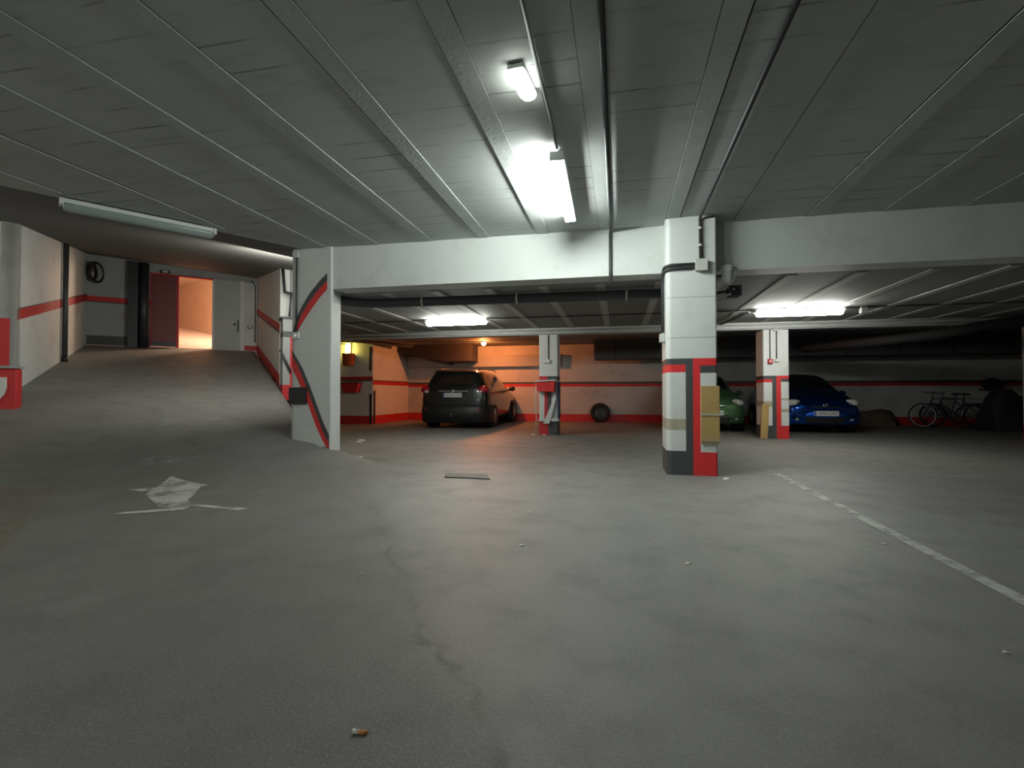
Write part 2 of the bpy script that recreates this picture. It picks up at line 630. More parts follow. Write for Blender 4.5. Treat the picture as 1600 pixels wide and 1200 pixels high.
# beams
mb = MB()
mb.box(-3.928, 6.4, 2.41, 0.535, 6.72, 2.999)
mb.build('ceiling_beam', 'beam', kind='structure')
mb = MB()
mb.box(1.095, 6.4, 2.41, 12, 6.72, 2.999)
mb.build('ceiling_beam', 'beam', kind='structure')
mb = MB()
mb.box(-8.42, 11.35, 2.27, 12, 11.65, 2.6)
mb.build('ceiling_beam', 'grey', kind='structure')


# ------------------------------------------------------------------ walls
def wall(name, p0, p1, base, top, bands, mats, thick=0.2, n=1, away=None, default=0):
    """painted wall from p0 to p1 (plan). base/top are functions of t (0..1) or numbers; bands = [(z0, z1, material)] above the base
    and the material index 'default' elsewhere. away: plan point on the far side."""
    fb = base if callable(base) else (lambda t: base)
    ft = top if callable(top) else (lambda t: top)
    p0, p1 = Vector((p0[0], p0[1])), Vector((p1[0], p1[1]))
    t = (p1 - p0).normalized()
    nrm = Vector((-t.y, t.x))
    if away is not None and (Vector((away[0], away[1])) - p0).dot(nrm) < 0:
        nrm = -nrm
    mb = MB()
    cuts = sorted({0.0} | {b[0] for b in bands} | {b[1] for b in bands})
    for i in range(n):
        t0, t1 = i / n, (i + 1) / n
        q0, q1 = p0.lerp(p1, t0), p0.lerp(p1, t1)
        zs0 = [min(fb(t0) + c, ft(t0)) for c in cuts] + [ft(t0)]
        zs1 = [min(fb(t1) + c, ft(t1)) for c in cuts] + [ft(t1)]
        for k in range(len(zs0) - 1):
            mid = (cuts[k] + (cuts[k + 1] if k + 1 < len(cuts) else 99)) / 2
            mi = default
            for b in bands:
                if b[0] <= mid < b[1]:
                    mi = b[2]
            mb.face([(q0.x, q0.y, zs0[k]), (q1.x, q1.y, zs1[k]), (q1.x, q1.y, zs1[k + 1]), (q0.x, q0.y, zs0[k + 1])], mi)
        b0, b1 = q0 + nrm * thick, q1 + nrm * thick
        mb.face([(b0.x, b0.y, fb(t0)), (b1.x, b1.y, fb(t1)), (b1.x, b1.y, ft(t1)), (b0.x, b0.y, ft(t0))], default)
        mb.face([(q0.x, q0.y, ft(t0)), (q1.x, q1.y, ft(t1)), (b1.x, b1.y, ft(t1)), (b0.x, b0.y, ft(t0))], default)
        mb.face([(q0.x, q0.y, fb(t0)), (q1.x, q1.y, fb(t1)), (b1.x, b1.y, fb(t1)), (b0.x, b0.y, fb(t0))], default)
    for t0, q in ((0, p0), (1, p1)):
        b0 = q + nrm * thick
        mb.face([(q.x, q.y, fb(t0)), (b0.x, b0.y, fb(t0)), (b0.x, b0.y, ft(t0)), (q.x, q.y, ft(t0))], default)
    return mb.build(name, mats, kind='structure')


WM = ['white', 'red', 'char', 'grey', 'back', 'doorgrey']
# ramp, left side
wall('wall_ramp_left', A(11.1, -2.5), A(17.2, -2.5), lambda t: zr(11.1 + 6.1 * t) - 0.05, lambda t: zceil(11.1 + 6.1 * t, -2.5) + 0.02,
     [(1.19, 1.36, 1), (1.36, 1.38, 2)], WM, away=A(14, -4))
wall('wall_ramp_return', A(11.1, -4.7), A(11.1, -2.72), zr(11.1) - 0.05, lambda t: zceil(11.1, -4.6 + 2.1 * t) + 0.02,
     [(1.20, 1.36, 1)], WM, away=A(14, -3.5))
mb = MB()
zb = zr(11.1)
mb.hexa([A(11.08, -2.98, zb), A(11.08, -2.58, zb), A(11.1, -2.58, zb), A(11.1, -2.98, zb), A(11.08, -2.98, zb + 1.16), A(11.08, -2.58, zb + 1.16), A(11.1, -2.58, zb + 1.16), A(11.1, -2.98, zb + 1.16)])
mb.build('wall_ramp_return_trim', 'red', kind='structure')
mb = MB()
mb.hexa([A(11.1, -2.72, zb - 0.05), A(11.1, -2.5, zb - 0.05), A(11.3, -2.5, zb - 0.05), A(11.3, -2.72, zb - 0.05),
         A(11.1, -2.72, zceil(11.1, -2.5)), A(11.1, -2.5, zceil(11.1, -2.5)), A(11.3, -2.5, zceil(11.3, -2.5)), A(11.3, -2.72, zceil(11.3, -2.5))])
mb.build('wall_ramp_corner', 'white', kind='structure')
# end wall with the double door
E17 = zr(17)
wall('wall_end', A(17, -2.5), A(17, -1.15), E17 - 0.05, lambda t: zceil(17, -2.5 + 1.35 * t) + 0.02, [(0, 0.30, 2), (1.17, 1.20, 2), (1.20, 1.33, 1)], ['grey', 'red', 'char'], away=A(18, -2))
wall('wall_end_lintel', A(17, -1.15), A(17, 1.47), E17 + 2.04, lambda t: zceil(17, -1.15 + 2.62 * t) + 0.02, [], ['grey'], away=A(18, 0))
wall('wall_end_right', A(17, 1.10), A(17, 1.47), E17 - 0.05, E17 + 2.04, [(0, .2, 1)], ['white', 'red'], away=A(18, 0))
# ramp, right side and the step in towards the pillar
wall('wall_ramp_right', A(17.2, 1.474), A(11.85, 1.474), lambda t: zr(17.2 - 5.35 * t) - 0.05, lambda t: zceil(17.2 - 5.35 * t, 1.47) + 0.02,
     [(0, 0.26, 1), (1.13, 1.19, 2), (1.19, 1.34, 1)], WM, away=A(14, 3), default=0)
wall('wall_ramp_step', A(11.85, 1.66), A(11.85, 2.45), 0.0, zceil(11.85, 2.2) + 0.05, [], ['grey'], away=A(13, 2.4))
wall('wall_ramp_side', A(11.85, 2.35), (-4.55, 6.75), 0.0, 3.8, [], ['grey'], away=(-4, 9))
mb = MB()


def ablock(mb, a0, a1, c0, c1, z0, z1, mi=0):
    mb.hexa([A(a0, c0, z0), A(a0, c1, z0), A(a1, c1, z0), A(a1, c0, z0), A(a0, c0, z1), A(a0, c1, z1), A(a1, c1, z1), A(a1, c0, z1)], mi)


ablock(mb, 11.45, 11.84, 1.48, 2.4, 0.8, 2.50, 0)
ablock(mb, 11.44, 11.84, 1.478, 2.4, 2.12, 2.24, 1)
ablock(mb, 11.43, 11.84, 1.62, 1.80, 0.7, 2.12, 2)
ablock(mb, 11.42, 11.84, 1.475, 1.75, 0.8, 1.12, 2)
ablock(mb, 11.40, 11.84, 1.44, 2.4, 2.50, 2.54, 1)
mb.build('wall_ramp_ledge', ['grey', 'char', 'red'], kind='structure')

# bay behind the beam
wall('wall_left', (-11.3, 14.2), (-7.363, 14.2), -0.02, 2.6, [(0, 0.27, 1), (1.33, 1.38, 2), (1.38, 1.47, 1)], ['white', 'red', 'char'], away=(-8, 16))
wall('wall_left_side', (-7.36, 14.203), (-7.36, 16.85), -0.02, 2.6, [(0, 0.28, 1), (1.22, 1.34, 1), (1.34, 1.37, 2)], ['white', 'red', 'char'], away=(-9, 15))
wall('wall_back', (-7.6, 16.85), (12, 16.85), -0.02, 2.6, [(0, 0.27, 1), (1.18, 1.27, 1), (1.27, 1.34, 2)], ['back', 'red', 'char'], away=(0, 18))
wall('wall_right', (11.9, -5.2), (11.9, 17.0), -0.02, 3.1, [(0, .27, 1), (1.2, 1.34, 1)], ['grey', 'red'], away=(13, 0))
wall('wall_front', (-12.6, -5.1), (12, -5.1), -0.02, 3.1, [(0, .27, 1), (1.2, 1.34, 1)], ['white', 'red'], away=(0, -7))
wall('wall_near_left', (-11.6, -5.1), A(11.1, -4.6), -0.02, 3.3, [(1.2, 1.34, 1)], ['white', 'red'], away=(-14, 0))
# raised grey band along the back wall, and the sloping soffit in the corner
mb = MB()
mb.box(-7.3, 16.62, 1.84, -1.9, 16.84, 2.24)
mb.build('wall_back_band', 'grey', kind='structure')
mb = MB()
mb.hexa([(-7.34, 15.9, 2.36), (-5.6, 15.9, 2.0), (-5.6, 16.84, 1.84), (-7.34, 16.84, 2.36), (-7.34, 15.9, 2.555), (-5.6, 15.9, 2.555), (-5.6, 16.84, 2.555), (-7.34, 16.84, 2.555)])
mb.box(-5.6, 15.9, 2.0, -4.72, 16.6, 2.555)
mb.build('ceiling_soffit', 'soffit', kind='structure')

# passage beyond the door: the ramp goes on up to a plastered wall
mb = MB()
mb.hexa([A(16.9, -3.5, 2.0), A(16.9, 2.2, 2.0), A(26, 2.2, 3.6), A(26, -3.5, 3.6), A(16.9, -3.5, E17 - 0.01), A(16.9, 2.2, E17 - 0.01), A(26, 2.2, E17 - 0.01 + 9.1 * .209), A(26, -3.5, E17 - 0.01 + 9.1 * .209)])
mb.build('passage_floor', 'passfloor', kind='structure')
w0, w1 = Vector((-16.16, 15.93)), Vector((-14.18, 15.25))
dv = (w1 - w0).normalized()
wall('wall_passage', w0 - dv * 2.2, w1 + dv * 3.0, 2.2, 7.5, [], ['passage'], away=(-15, 20))
wall('wall_passage_left', A(17.25, -2.6), A(24, -2.6), 2.0, 7.5, [], ['passage'], away=A(20, -5))
wall('wall_passage_right', A(17.25, 1.9), A(22, 1.9), 2.0, 7.5, [], ['passage'], away=A(20, 5))
mb = MB()
ablock(mb, 17.22, 25, -2.7, 2.2, 5.0, 5.1)
mb.build('passage_ceiling', 'passage', kind='structure')


# ------------------------------------------------------------------ doors at the top of the ramp
def door_block(mb, a0, a1, c0, c1, z0, z1, mi=0):
    ablock(mb, a0, a1, c0, c1, z0, z1, mi)


d1 = bpy.data.objects.new('door_1', None)
d1.location = A(17.0, -0.85, E17)
d1['_w'] = 1
COL.objects.link(d1)
tag(d1, 'dark red metal door leaf beside the lit opening at the top of the ramp', 'door', kind='structure')
mb = MB()
door_block(mb, 16.97, 17.03, -1.13, -0.55, E17 + 0.03, E17 + 2.0)
mb.build('door_leaf', 'doorred', d1, bevel=0.004)
mb = MB()
door_block(mb, 16.95, 17.05, -0.55, -0.49, E17, E17 + 2.02)
door_block(mb, 16.95, 17.05, -1.15, -1.13, E17, E17 + 2.02)
door_block(mb, 16.95, 17.05, -1.15, 0.34, E17 + 2.005, E17 + 2.045)
mb.build('door_frame', 'red', d1)
mb = MB()
door_block(mb, 16.93, 16.965, -1.12, -0.56, E17 + 0.02, E17 + 0.14)
mb.build('kick_plate', 'dark', d1)

d2 = bpy.data.objects.new('door_2', None)
d2.location = A(17.0, 0.7, E17)
d2['_w'] = 1
COL.objects.link(d2)
tag(d2, 'grey metal door leaf between the lit opening and the white jamb', 'door', kind='structure')
mb = MB()
door_block(mb, 16.97, 17.03, 0.35, 1.03, E17 - 0.05, E17 + 2.045)
mb.build('door_leaf', 'doorgrey', d2, bevel=0.004)
mb = MB()
door_block(mb, 16.93, 17.05, 1.02, 1.14, E17 - 0.05, E17 + 2.045)
door_block(mb, 16.96, 17.05, 0.31, 0.36, E17, E17 + 2.045)
mb.build('door_frame', 'white', d2)
mb = MB()
mb.tube([A(16.96, 0.97, E17 + 0.55), A(16.92, 0.97, E17 + 0.57), A(16.92, 0.97, E17 + 0.86), A(16.96, 0.97, E17 + 0.88)], 0.014)
mb.ball(A(16.94, 0.88, E17 + 0.76), 0.03, 0.03, 0.03)
mb.build('door_handle', 'dark', d2)


# ------------------------------------------------------------------ pillars
def painted_pillar(name, label, peri, zcuts, z0, z1, fn, mats, hollow_top=True):
    """closed perimeter of plan points, cut at zcuts; fn(x, y, z, n) gives the material index"""
    mb = MB()
    zs = sorted({z0, z1} | {z for z in zcuts if z0 < z < z1})
    n = len(peri)
    for i in range(n):
        p, q = peri[i], peri[(i + 1) % n]
        nx, ny = q[1] - p[1], -(q[0] - p[0])
        l = math.hypot(nx, ny) or 1
        for k in range(len(zs) - 1):
            mi = fn((p[0] + q[0]) / 2, (p[1] + q[1]) / 2, (zs[k] + zs[k + 1]) / 2, (nx / l, ny / l))
            mb.face([(p[0], p[1], zs[k]), (q[0], q[1], zs[k]), (q[0], q[1], zs[k + 1]), (p[0], p[1], zs[k + 1])], mi)
    mb.face([(p[0], p[1], z1) for p in peri], 0)
    mb.face([(p[0], p[1], z0) for p in reversed(peri)], 0)
    o = mb.build(name, mats)
    return o


def rect_peri(x0, x1, y0, y1, r, xc):
    """counter-clockwise rectangle with rounded front corners, cut along the front at xc"""
    P = [(x0 + r - r * cos(t), y0 + r - r * sin(t)) for t in [pi / 2 * i / 6 for i in range(7)]]
    P += [(x, y0) for x in sorted(xc) if x0 + r < x < x1 - 0.03]
    P += [(x1 - 0.02 + 0.02 * sin(t), y0 + 0.02 - 0.02 * cos(t)) for t in [pi / 2 * i / 3 for i in range(4)]]
    P += [(x1, y1), (x0, y1)]
    return P


def main_fn(x, y, z, n):
    front_or_left = x < 0.83
    if z > 1.35:
        return 5 if (1.585 < z < 1.597 or 2.055 < z < 2.065) and n[1] < -0.5 else 0
    if 0.75 < x < 0.83 and n[1] < -0.5:
        return 2
    if 0.83 <= x < 0.91 and n[1] < -0.5:
        return 1
    if front_or_left:
        if z > 1.28:
            return 2
        if z > 1.19:
            return 1
        if z < 0.28:
            return 2
        if 0.52 < z < 0.65:
            return 3
        return 0
    if z > 1.265:
        return 1
    if z > 1.18:
        return 2
    if z < 0.27:
        return 1
    return 0


pm = painted_pillar('pillar', '', rect_peri(0.535, 1.095, 6.14, 6.72, 0.06, [0.75, 0.83, 0.91]),
                    [0.27, 0.28, 0.52, 0.65, 1.18, 1.19, 1.265, 1.28, 1.35, 1.585, 1.597, 2.055, 2.065], -0.05, 3.0, main_fn, ['white2', 'bright', 'char', 'darkstain', 'grey', 'joint'])
tag(pm, 'big white pillar painted with red and charcoal T bands, with tan pads on it', 'pillar', kind='thing')


def colB_fn(x, y, z, n):
    if z > 1.31:
        return 0
    if 3.11 < x < 3.19 and n[1] < -0.5:
        return 2
    if 3.19 <= x < 3.28 and n[1] < -0.5:
        return 1
    if x < 3.19:
        if z > 1.235:
            return 2
        if z > 1.17:
            return 1
        if z < 0.27:
            return 2
        if 0.66 < z < 0.78:
            return 3
        return 0
    if z > 1.245:
        return 1
    if z > 1.18:
        return 2
    if z < 0.27:
        return 1
    return 3 if 0.55 < z < 0.62 or 0.80 < z < 0.84 else 0


pb = painted_pillar('pillar', '', rect_peri(2.94, 3.435, 11.42, 11.98, 0.03, [3.11, 3.19, 3.28]),
                    [0.27, 0.55, 0.62, 0.66, 0.78, 0.80, 0.84, 1.17, 1.18, 1.235, 1.245, 1.31], -0.05, 2.27, colB_fn, ['white2', 'bright', 'char', 'darkstain'])
tag(pb, 'white pillar with red and charcoal T bands between the green and blue cars', 'pillar', kind='thing')


def colA_fn(x, y, z, n):
    if z > 1.33:
        return 0
    if z > 1.24:
        return 1 if x < -1.55 else 2
    if -1.62 < x < -1.55 and z > 0.3:
        return 1
    if -1.55 <= x < -1.46 and z > 0.3:
        return 2
    if z < 0.30:
        return 1 if x < -1.53 else 2
    return 0


pa = painted_pillar('pillar', '', rect_peri(-1.74, -1.32, 11.05, 11.5, 0.02, [-1.62, -1.55, -1.53, -1.46]),
                    [0.3, 1.24, 1.33], -0.05, 2.27, colA_fn, ['white2', 'red', 'char'])
tag(pa, 'white pillar with a red box and tilted white board, beside the black car', 'pillar', kind='thing')


def colC_fn(x, y, z, n):
    return 1 if z < 0.3 else 0


pc = painted_pillar('pillar', '', rect_peri(7.88, 8.35, 11.55, 12.0, 0.02, []), [0.3], -0.05, 2.27, colC_fn, ['grey', 'red'])
tag(pc, 'grey pillar with red foot standing past the parked bicycles', 'pillar', kind='thing')

# wide pillar at the foot of the ramp
peri = [(-4.60, 6.72), (-4.64, 6.62)]
peri += [(-4.52 - 0.12 * cos(t), 6.54 - 0.13 * sin(t)) for t in [pi / 2 * i / 6 for i in range(7)]]
peri += [(-3.94, 6.36), (-3.93, 6.38), (-3.93, 6.42), (-4.0, 6.46), (-4.0, 6.72)]
mb = MB()
z0, z1 = -0.05, 3.0
n = len(peri)
for i in range(n):
    p, q = peri[i], peri[(i + 1) % n]
    mb.face([(p[0], p[1], z0), (q[0], q[1], z0), (q[0], q[1], z1 + 0.01), (p[0], p[1], z1 + 0.01)], 0)
mb.face([(p[0], p[1], z1 + 0.01) for p in peri], 0)


def front_y(x):
    if x < -4.52:
        u = (x + 4.52) / 0.12
        return 6.54 - 0.13 * sqrt(max(0, 1 - u * u)) - 0.003
    return 6.41 + (x + 4.52) / 0.58 * -0.05 - 0.003


def stripe(mb, pts, w, mi, off=0.0):
    """painted band on the front of the pillar along (x, z) points, w wide in z at each"""
    for (xa, za, wa), (xb, zb_, wb) in zip(pts, pts[1:]):
        steps = 4
        for k in range(steps):
            t0, t1 = k / steps, (k + 1) / steps
            x0, x1 = xa + (xb - xa) * t0, xa + (xb - xa) * t1
            y0, y1 = front_y(x0) - off, front_y(x1) - off
            q = lambda t: (za + (zb_ - za) * t, wa + (wb - wa) * t)
            (c0, h0), (c1, h1) = q(t0), q(t1)
            mb.face([(x0, y0, c0), (x1, y1, c1), (x1, y1, c1 + h1), (x0, y0, c0 + h0)], mi)


UP = [(-4.585, 1.70), (-4.50, 1.92), (-4.42, 2.07), (-4.28, 2.26), (-4.12, 2.42), (-4.0, 2.52)]
stripe(mb, [(x, z, 0.11) for x, z in UP], 0, 2)
stripe(mb, [(x, z - w, w) for (x, z), w in zip(UP, [0.02, 0.10, 0.14, 0.15, 0.13, 0.12])], 0, 1)
DN = [(-4.60, 1.52), (-4.50, 1.36), (-4.40, 1.18), (-4.28, 0.92), (-4.17, 0.66), (-4.06, 0.42), (-3.955, 0.25)]
stripe(mb, [(x, z, w) for (x, z), w in zip(DN, [0.06, 0.09, 0.12, 0.14, 0.15, 0.14, 0.12])], 0, 2)
stripe(mb, [(x, z - w, w) for (x, z), w in zip(DN, [0.18, 0.19, 0.19, 0.18, 0.17, 0.13, 0.10])], 0, 1)
pl = mb.build('pillar', ['white2', 'bright', 'char'])
tag(pl, 'wide white pillar with diagonal red and charcoal stripes at the foot of the ramp', 'pillar', kind='thing')

# ------------------------------------------------------------------ pads, plates and boards on the pillars
bp = thing('bumper_pad', 'tan foam bumper pad strapped on the face of the big white pillar', 'bumper pad', (1.0, 6.12, 0.37))
for z0, z1 in ((0.375, 0.70), (0.71, 1.03)):
    mb = MB()
    mb.box(0.912, 6.112, z0, 1.115, 6.138, z1)
    mb.build('pad', 'tan', bp, bevel=0.006)
for z0, z1 in ((0.69, 0.72), (0.40, 0.42)):
    mb = MB()
    mb.box(0.912, 6.106, z0, 1.117, 6.112, z1)
    mb.build('strap', 'darkstain', bp)
mb = MB()
mb.hexa([(2.86, 11.36, 0.005), (3.00, 11.36, 0.005), (3.00, 11.41, 0.005), (2.86, 11.41, 0.005), (2.90, 11.365, 0.72), (3.04, 11.365, 0.72), (3.04, 11.413, 0.72), (2.90, 11.413, 0.72)])
tag(mb.build('foam_plank', 'tan', bevel=0.004), 'tan foam plank leaning on the white pillar next to the green car', 'plank')
mb = MB()
mb.box(-4.6, 6.370, 0.79, -4.32, 6.388, 1.03)
tag(mb.build('black_plate', 'black', bevel=0.003), 'square black plate fixed low on the wide striped pillar', 'plate')

# red sand box and boards on the pillar beside the black car
A_ITEMS = [pa]
rb = thing('fire_bucket_box', 'red metal box with a white lid edge on the pillar next to the black car', 'box', (-1.57, 10.95, 0.97))
mb = MB()
mb.hexa([(-1.76, 10.88, 0.99), (-1.38, 10.88, 0.97), (-1.38, 11.045, 0.97), (-1.76, 11.045, 0.99), (-1.79, 10.86, 1.19), (-1.36, 10.86, 1.21), (-1.36, 11.045, 1.21), (-1.79, 11.045, 1.19)])
mb.build('box_body', 'bright', rb, bevel=0.006)
mb = MB()
mb.hexa([(-1.80, 10.84, 1.195), (-1.34, 10.84, 1.225), (-1.34, 11.045, 1.225), (-1.80, 11.045, 1.195), (-1.80, 10.84, 1.22), (-1.34, 10.84, 1.255), (-1.34, 11.045, 1.255), (-1.80, 11.045, 1.22)])
mb.build('box_lid', 'white2', rb)
A_ITEMS.append(rb)
mb = MB()
mb.hexa([(-1.64, 10.98, 0.26), (-1.50, 10.98, 0.26), (-1.50, 11.02, 0.26), (-1.64, 11.02, 0.26), (-1.40, 10.985, 0.84), (-1.345, 10.985, 0.84), (-1.345, 11.025, 0.84), (-1.45, 11.025, 0.70)])
mb.box(-1.41, 10.985, 0.80, -1.35, 11.025, 0.955)
mb.box(-1.75, 11.0, 0.32, -1.50, 11.02, 0.36)
A_ITEMS.append(mb.build('tilted_board', 'white2'))
tag(A_ITEMS[-1], 'white board tilted across the pillar under the red box', 'board')
mb = MB()
mb.box(-1.318, 11.0, 0.37, -1.285, 11.3, 1.20)
mb.box(-1.46, 10.975, 0.32, -1.30, 10.995, 0.38, 1)
A_ITEMS.append(mb.build('navy_board', ['bluepaint', 'white2']))
tag(A_ITEMS[-1], 'navy board standing against the side of the pillar with the red box', 'board')
mb = MB()
mb.tube([(-1.805, 11.02, 1.165), (-1.81, 11.03, 0.95), (-1.82, 11.0, 0.7), (-1.80, 11.01, 0.4), (-1.81, 11.0, 0.03)], 0.011, 8)
A_ITEMS.append(mb.build('hanging_cable', 'pale'))
tag(A_ITEMS[-1], 'thin white cable hanging from the red box to the floor', 'cable')


# ------------------------------------------------------------------ lamps
def batten(name, label, p, q, glow, width=0.09, height=0.07, group=None, ends=True, body_h=0.035, body_w=0.72):
    """strip lamp hung under a slab between p and q (its top at p.z): housing, diffuser, two end caps"""
    p, q = Vector(p), Vector(q)
    t = (q - p).normalized()
    r = thing(name, label, 'lamp', ((p + q) / 2), group)
    mb = MB()
    mb.obox(p - Vector((0, 0, body_h / 2)), q - Vector((0, 0, body_h / 2)), width * body_w, body_h)
    mb.build('housing', 'housing', r, bevel=0.004)
    mb = MB()
    sd = t.cross(Vector((0, 0, 1))).normalized()
    rows = []
    z = p.z - body_h
    for pt, k in ((p + t * 0.012, 0.80), (p + t * 0.045, 1.0), (q - t * 0.045, 1.0), (q - t * 0.012, 0.80)):
        row = []
        for i in range(13):
            an = pi * i / 12
            row.append(Vector((pt.x, pt.y, z)) + sd * cos(an) * width / 2 * k - Vector((0, 0, 1)) * sin(an) * (height - body_h) * k)
        rows.append(row)
    mb.grid(rows, 0, True, close=True)
    mb.face(rows[0]); mb.face(rows[-1])
    mb.build('diffuser', glow, r)
    if ends:
        for e, s in ((p, 1), (q, -1)):
            mb = MB()
            mb.obox(e - t * 0.02 * s - Vector((0, 0, body_h / 2 + 0.012)), e + t * 0.014 * s - Vector((0, 0, body_h / 2 + 0.012)), width * 0.85, body_h + 0.024)
            mb.build('end_cap', 'housing', r, bevel=0.004)
    return r


ml = thing('fluorescent_lamp', 'long glaring white strip lamp on the high ceiling in front of the beam', 'lamp', (-0.50, 4.95, 2.99))
mp, mq = Vector((-0.485, 4.17, 0)), Vector((-0.515, 5.72, 0))
mb = MB()
mb.obox(mp + Vector((0.012, 0, 2.955)), mq + Vector((0.012, 0, 2.955)), 0.055, 0.065)
mb.build('housing', 'housing', ml, bevel=0.004)
mb = MB()
mb.tube([mp + Vector((-0.048, 0.03, 2.915)), mq + Vector((-0.048, -0.03, 2.915))], 0.032, 16)
mb.build('tube', 'tube', ml)
for e, sg in ((mp, 1), (mq, -1)):
    mb = MB()
    mb.obox(e + Vector((-0.02, -0.012, 2.928)), e + Vector((-0.02, 0.012, 2.928)), 0.12, 0.075)
    mb.build('end_cap', 'housing', ml, bevel=0.004)
batten('bulkhead_lamp', 'short bright white lamp on the high ceiling, nearest overhead', (-0.625, 3.03, 2.99), (-0.59, 3.36, 2.99), 'lampon', 0.115, 0.065, body_h=0.03, body_w=0.9, ends=False)
batten('fluorescent_lamp', 'lit strip lamp behind the beam, above the black car', (-3.78, 9.52, 2.405), (-2.52, 9.52, 2.405), 'tube2', 0.10, 0.12)
batten('fluorescent_lamp', 'lit strip lamp behind the beam, above the pillar between green and blue cars', (2.33, 9.52, 2.405), (3.72, 9.52, 2.405), 'tube2', 0.11, 0.13)
batten('fluorescent_lamp', 'unlit grey strip lamp on the dark ceiling over the foot of the ramp', (-5.70, 4.16, 2.985), (-4.92, 5.34, 2.985), 'diff_off', 0.12, 0.13, body_h=0.05)

wl = thing('wall_lamp', 'yellow glowing upright lamp on the white wall above the rusty bucket', 'lamp', (-8.16, 14.2, 2.05))
mb = MB()
mb.box(-8.24, 14.15, 2.02, -8.08, 14.198, 2.5)
mb.build('back_plate', 'housing', wl, bevel=0.004)
mb = MB()
mb.tube([(-8.16, 14.11, 2.05), (-8.16, 14.10, 2.15), (-8.16, 14.10, 2.38), (-8.16, 14.11, 2.46)], [0.04, 0.065, 0.065, 0.04], 14)
mb.build('diffuser', 'yellow', wl)

ol = thing('bulkhead_lamp', 'orange glowing round lamp on the low ceiling above the black car', 'lamp', (-4.12, 15.15, 2.5))
mb = MB()
mb.lathe([(0.0, 0), (0.10, 0), (0.10, 0.035), (0.08, 0.05), (0, 0.05)], (-4.12, 15.15, 2.56), (0, 0, -1))
mb.build('base', 'housing', ol)
mb = MB()
mb.ball((-4.12, 15.15, 2.475), 0.062, 0.062, 0.05)
mb.build('globe', 'orange', ol)
el = thing('emergency_light', 'small white light box above the dark red door leaf', 'light', A(16.97, -0.82, E17 + 2.1))
mb = MB()
ablock(mb, 16.92, 16.998, -0.93, -0.71, E17 + 2.06, E17 + 2.14)
mb.build('housing', 'dark', el, bevel=0.005)
mb = MB()
ablock(mb, 16.905, 16.92, -0.88, -0.76, E17 + 2.07, E17 + 2.12)
mb.build('lens', 'housing', el, bevel=0.004)


# ------------------------------------------------------------------ conduits, pipes, boxes
def pipe(name, label, pts, r, m, cat='pipe', group=None, clips=None, n=10):
    mb = MB()
    mb.tube(pts, r, n)
    if clips:
        o = thing(name, label, cat, pts[0], group)
        mb.build('tube', m, o)
        for c in clips:
            k = MB()
            k.lathe([(r, -0.012), (r + 0.008, -0.012), (r + 0.008, 0.012), (r, 0.012)], c[0], c[1], 12)
            k.build('clip', 'pale', o)
        return o
    return tag(mb.build(name, m), label, cat, group)


pipe('ceiling_conduit', 'dark conduit on the ceiling running to the long glaring strip lamp', [(-0.47, -0.5, 2.978), (-0.50, 4.14, 2.978)], 0.014, 'conduit', 'conduit')
pipe('ceiling_conduit', 'dark conduit along the ceiling that bends down the beam left of the big pillar',
     [(-0.075, -0.5, 2.966), (-0.10, 6.34, 2.966), (-0.105, 6.375, 2.94), (-0.105, 6.378, 2.5), (-0.105, 6.378, 2.30)], 0.02, 'conduit', 'conduit')
pipe('ceiling_conduit', 'dark conduit along the ceiling that runs down to the box on the big pillar',
     [(0.90, -0.5, 2.98), (0.915, 6.08, 2.98), (0.915, 6.118, 2.95), (0.92, 6.118, 2.49)], 0.018, 'conduit', 'conduit',
     clips=[((0.917, 6.118, 2.85), (0, 0, 1)), ((0.919, 6.118, 2.65), (0, 0, 1))])
pipe('ceiling_conduit', 'thin dark cable curving over the top of the big pillar', [(0.935, 6.125, 2.94), (0.96, 6.128, 2.965), (1.06, 6.128, 2.975), (1.085, 6.128, 2.98)], 0.007, 'conduit', 'cable')
jb = thing('junction_box', 'pale square junction box high on the face of the big pillar', 'junction box', (0.92, 6.11, 2.35))
mb = MB()
mb.box(0.86, 6.075, 2.355, 0.985, 6.139, 2.48)
mb.build('box_body', 'box', jb, bevel=0.006)
mb = MB()
mb.box(0.855, 6.068, 2.35, 0.99, 6.075, 2.485)
mb.build('box_lid', 'box', jb, bevel=0.003)
for dz, lab in ((0.0, 'upper dark conduit from the junction box around the big pillar corner'), (-0.045, 'lower dark conduit from the junction box around the big pillar corner')):
    pts = [(0.855, 6.118, 2.44 + dz), (0.61, 6.118, 2.44 + dz)]
    for i in range(1, 7):
        t = pi / 2 * i / 6
        pts.append((0.600 - 0.083 * sin(t), 6.202 - 0.084 * cos(t), 2.44 + dz - 0.02 * i / 6))
    pts += [(0.513, 6.30, 2.40 + dz), (0.513, 6.32, 2.3 + dz), (0.513 + dz * 0, 6.33 - dz, 1.68)]
    pipe('pillar_conduit', lab, pts, 0.016, 'conduit', 'conduit')
mb = MB()
mb.box(0.475, 6.28, 1.56, 0.533, 6.40, 1.66)
tag(mb.build('switch_box', 'box', bevel=0.005), 'small white box on the shaded edge of the big pillar', 'box')

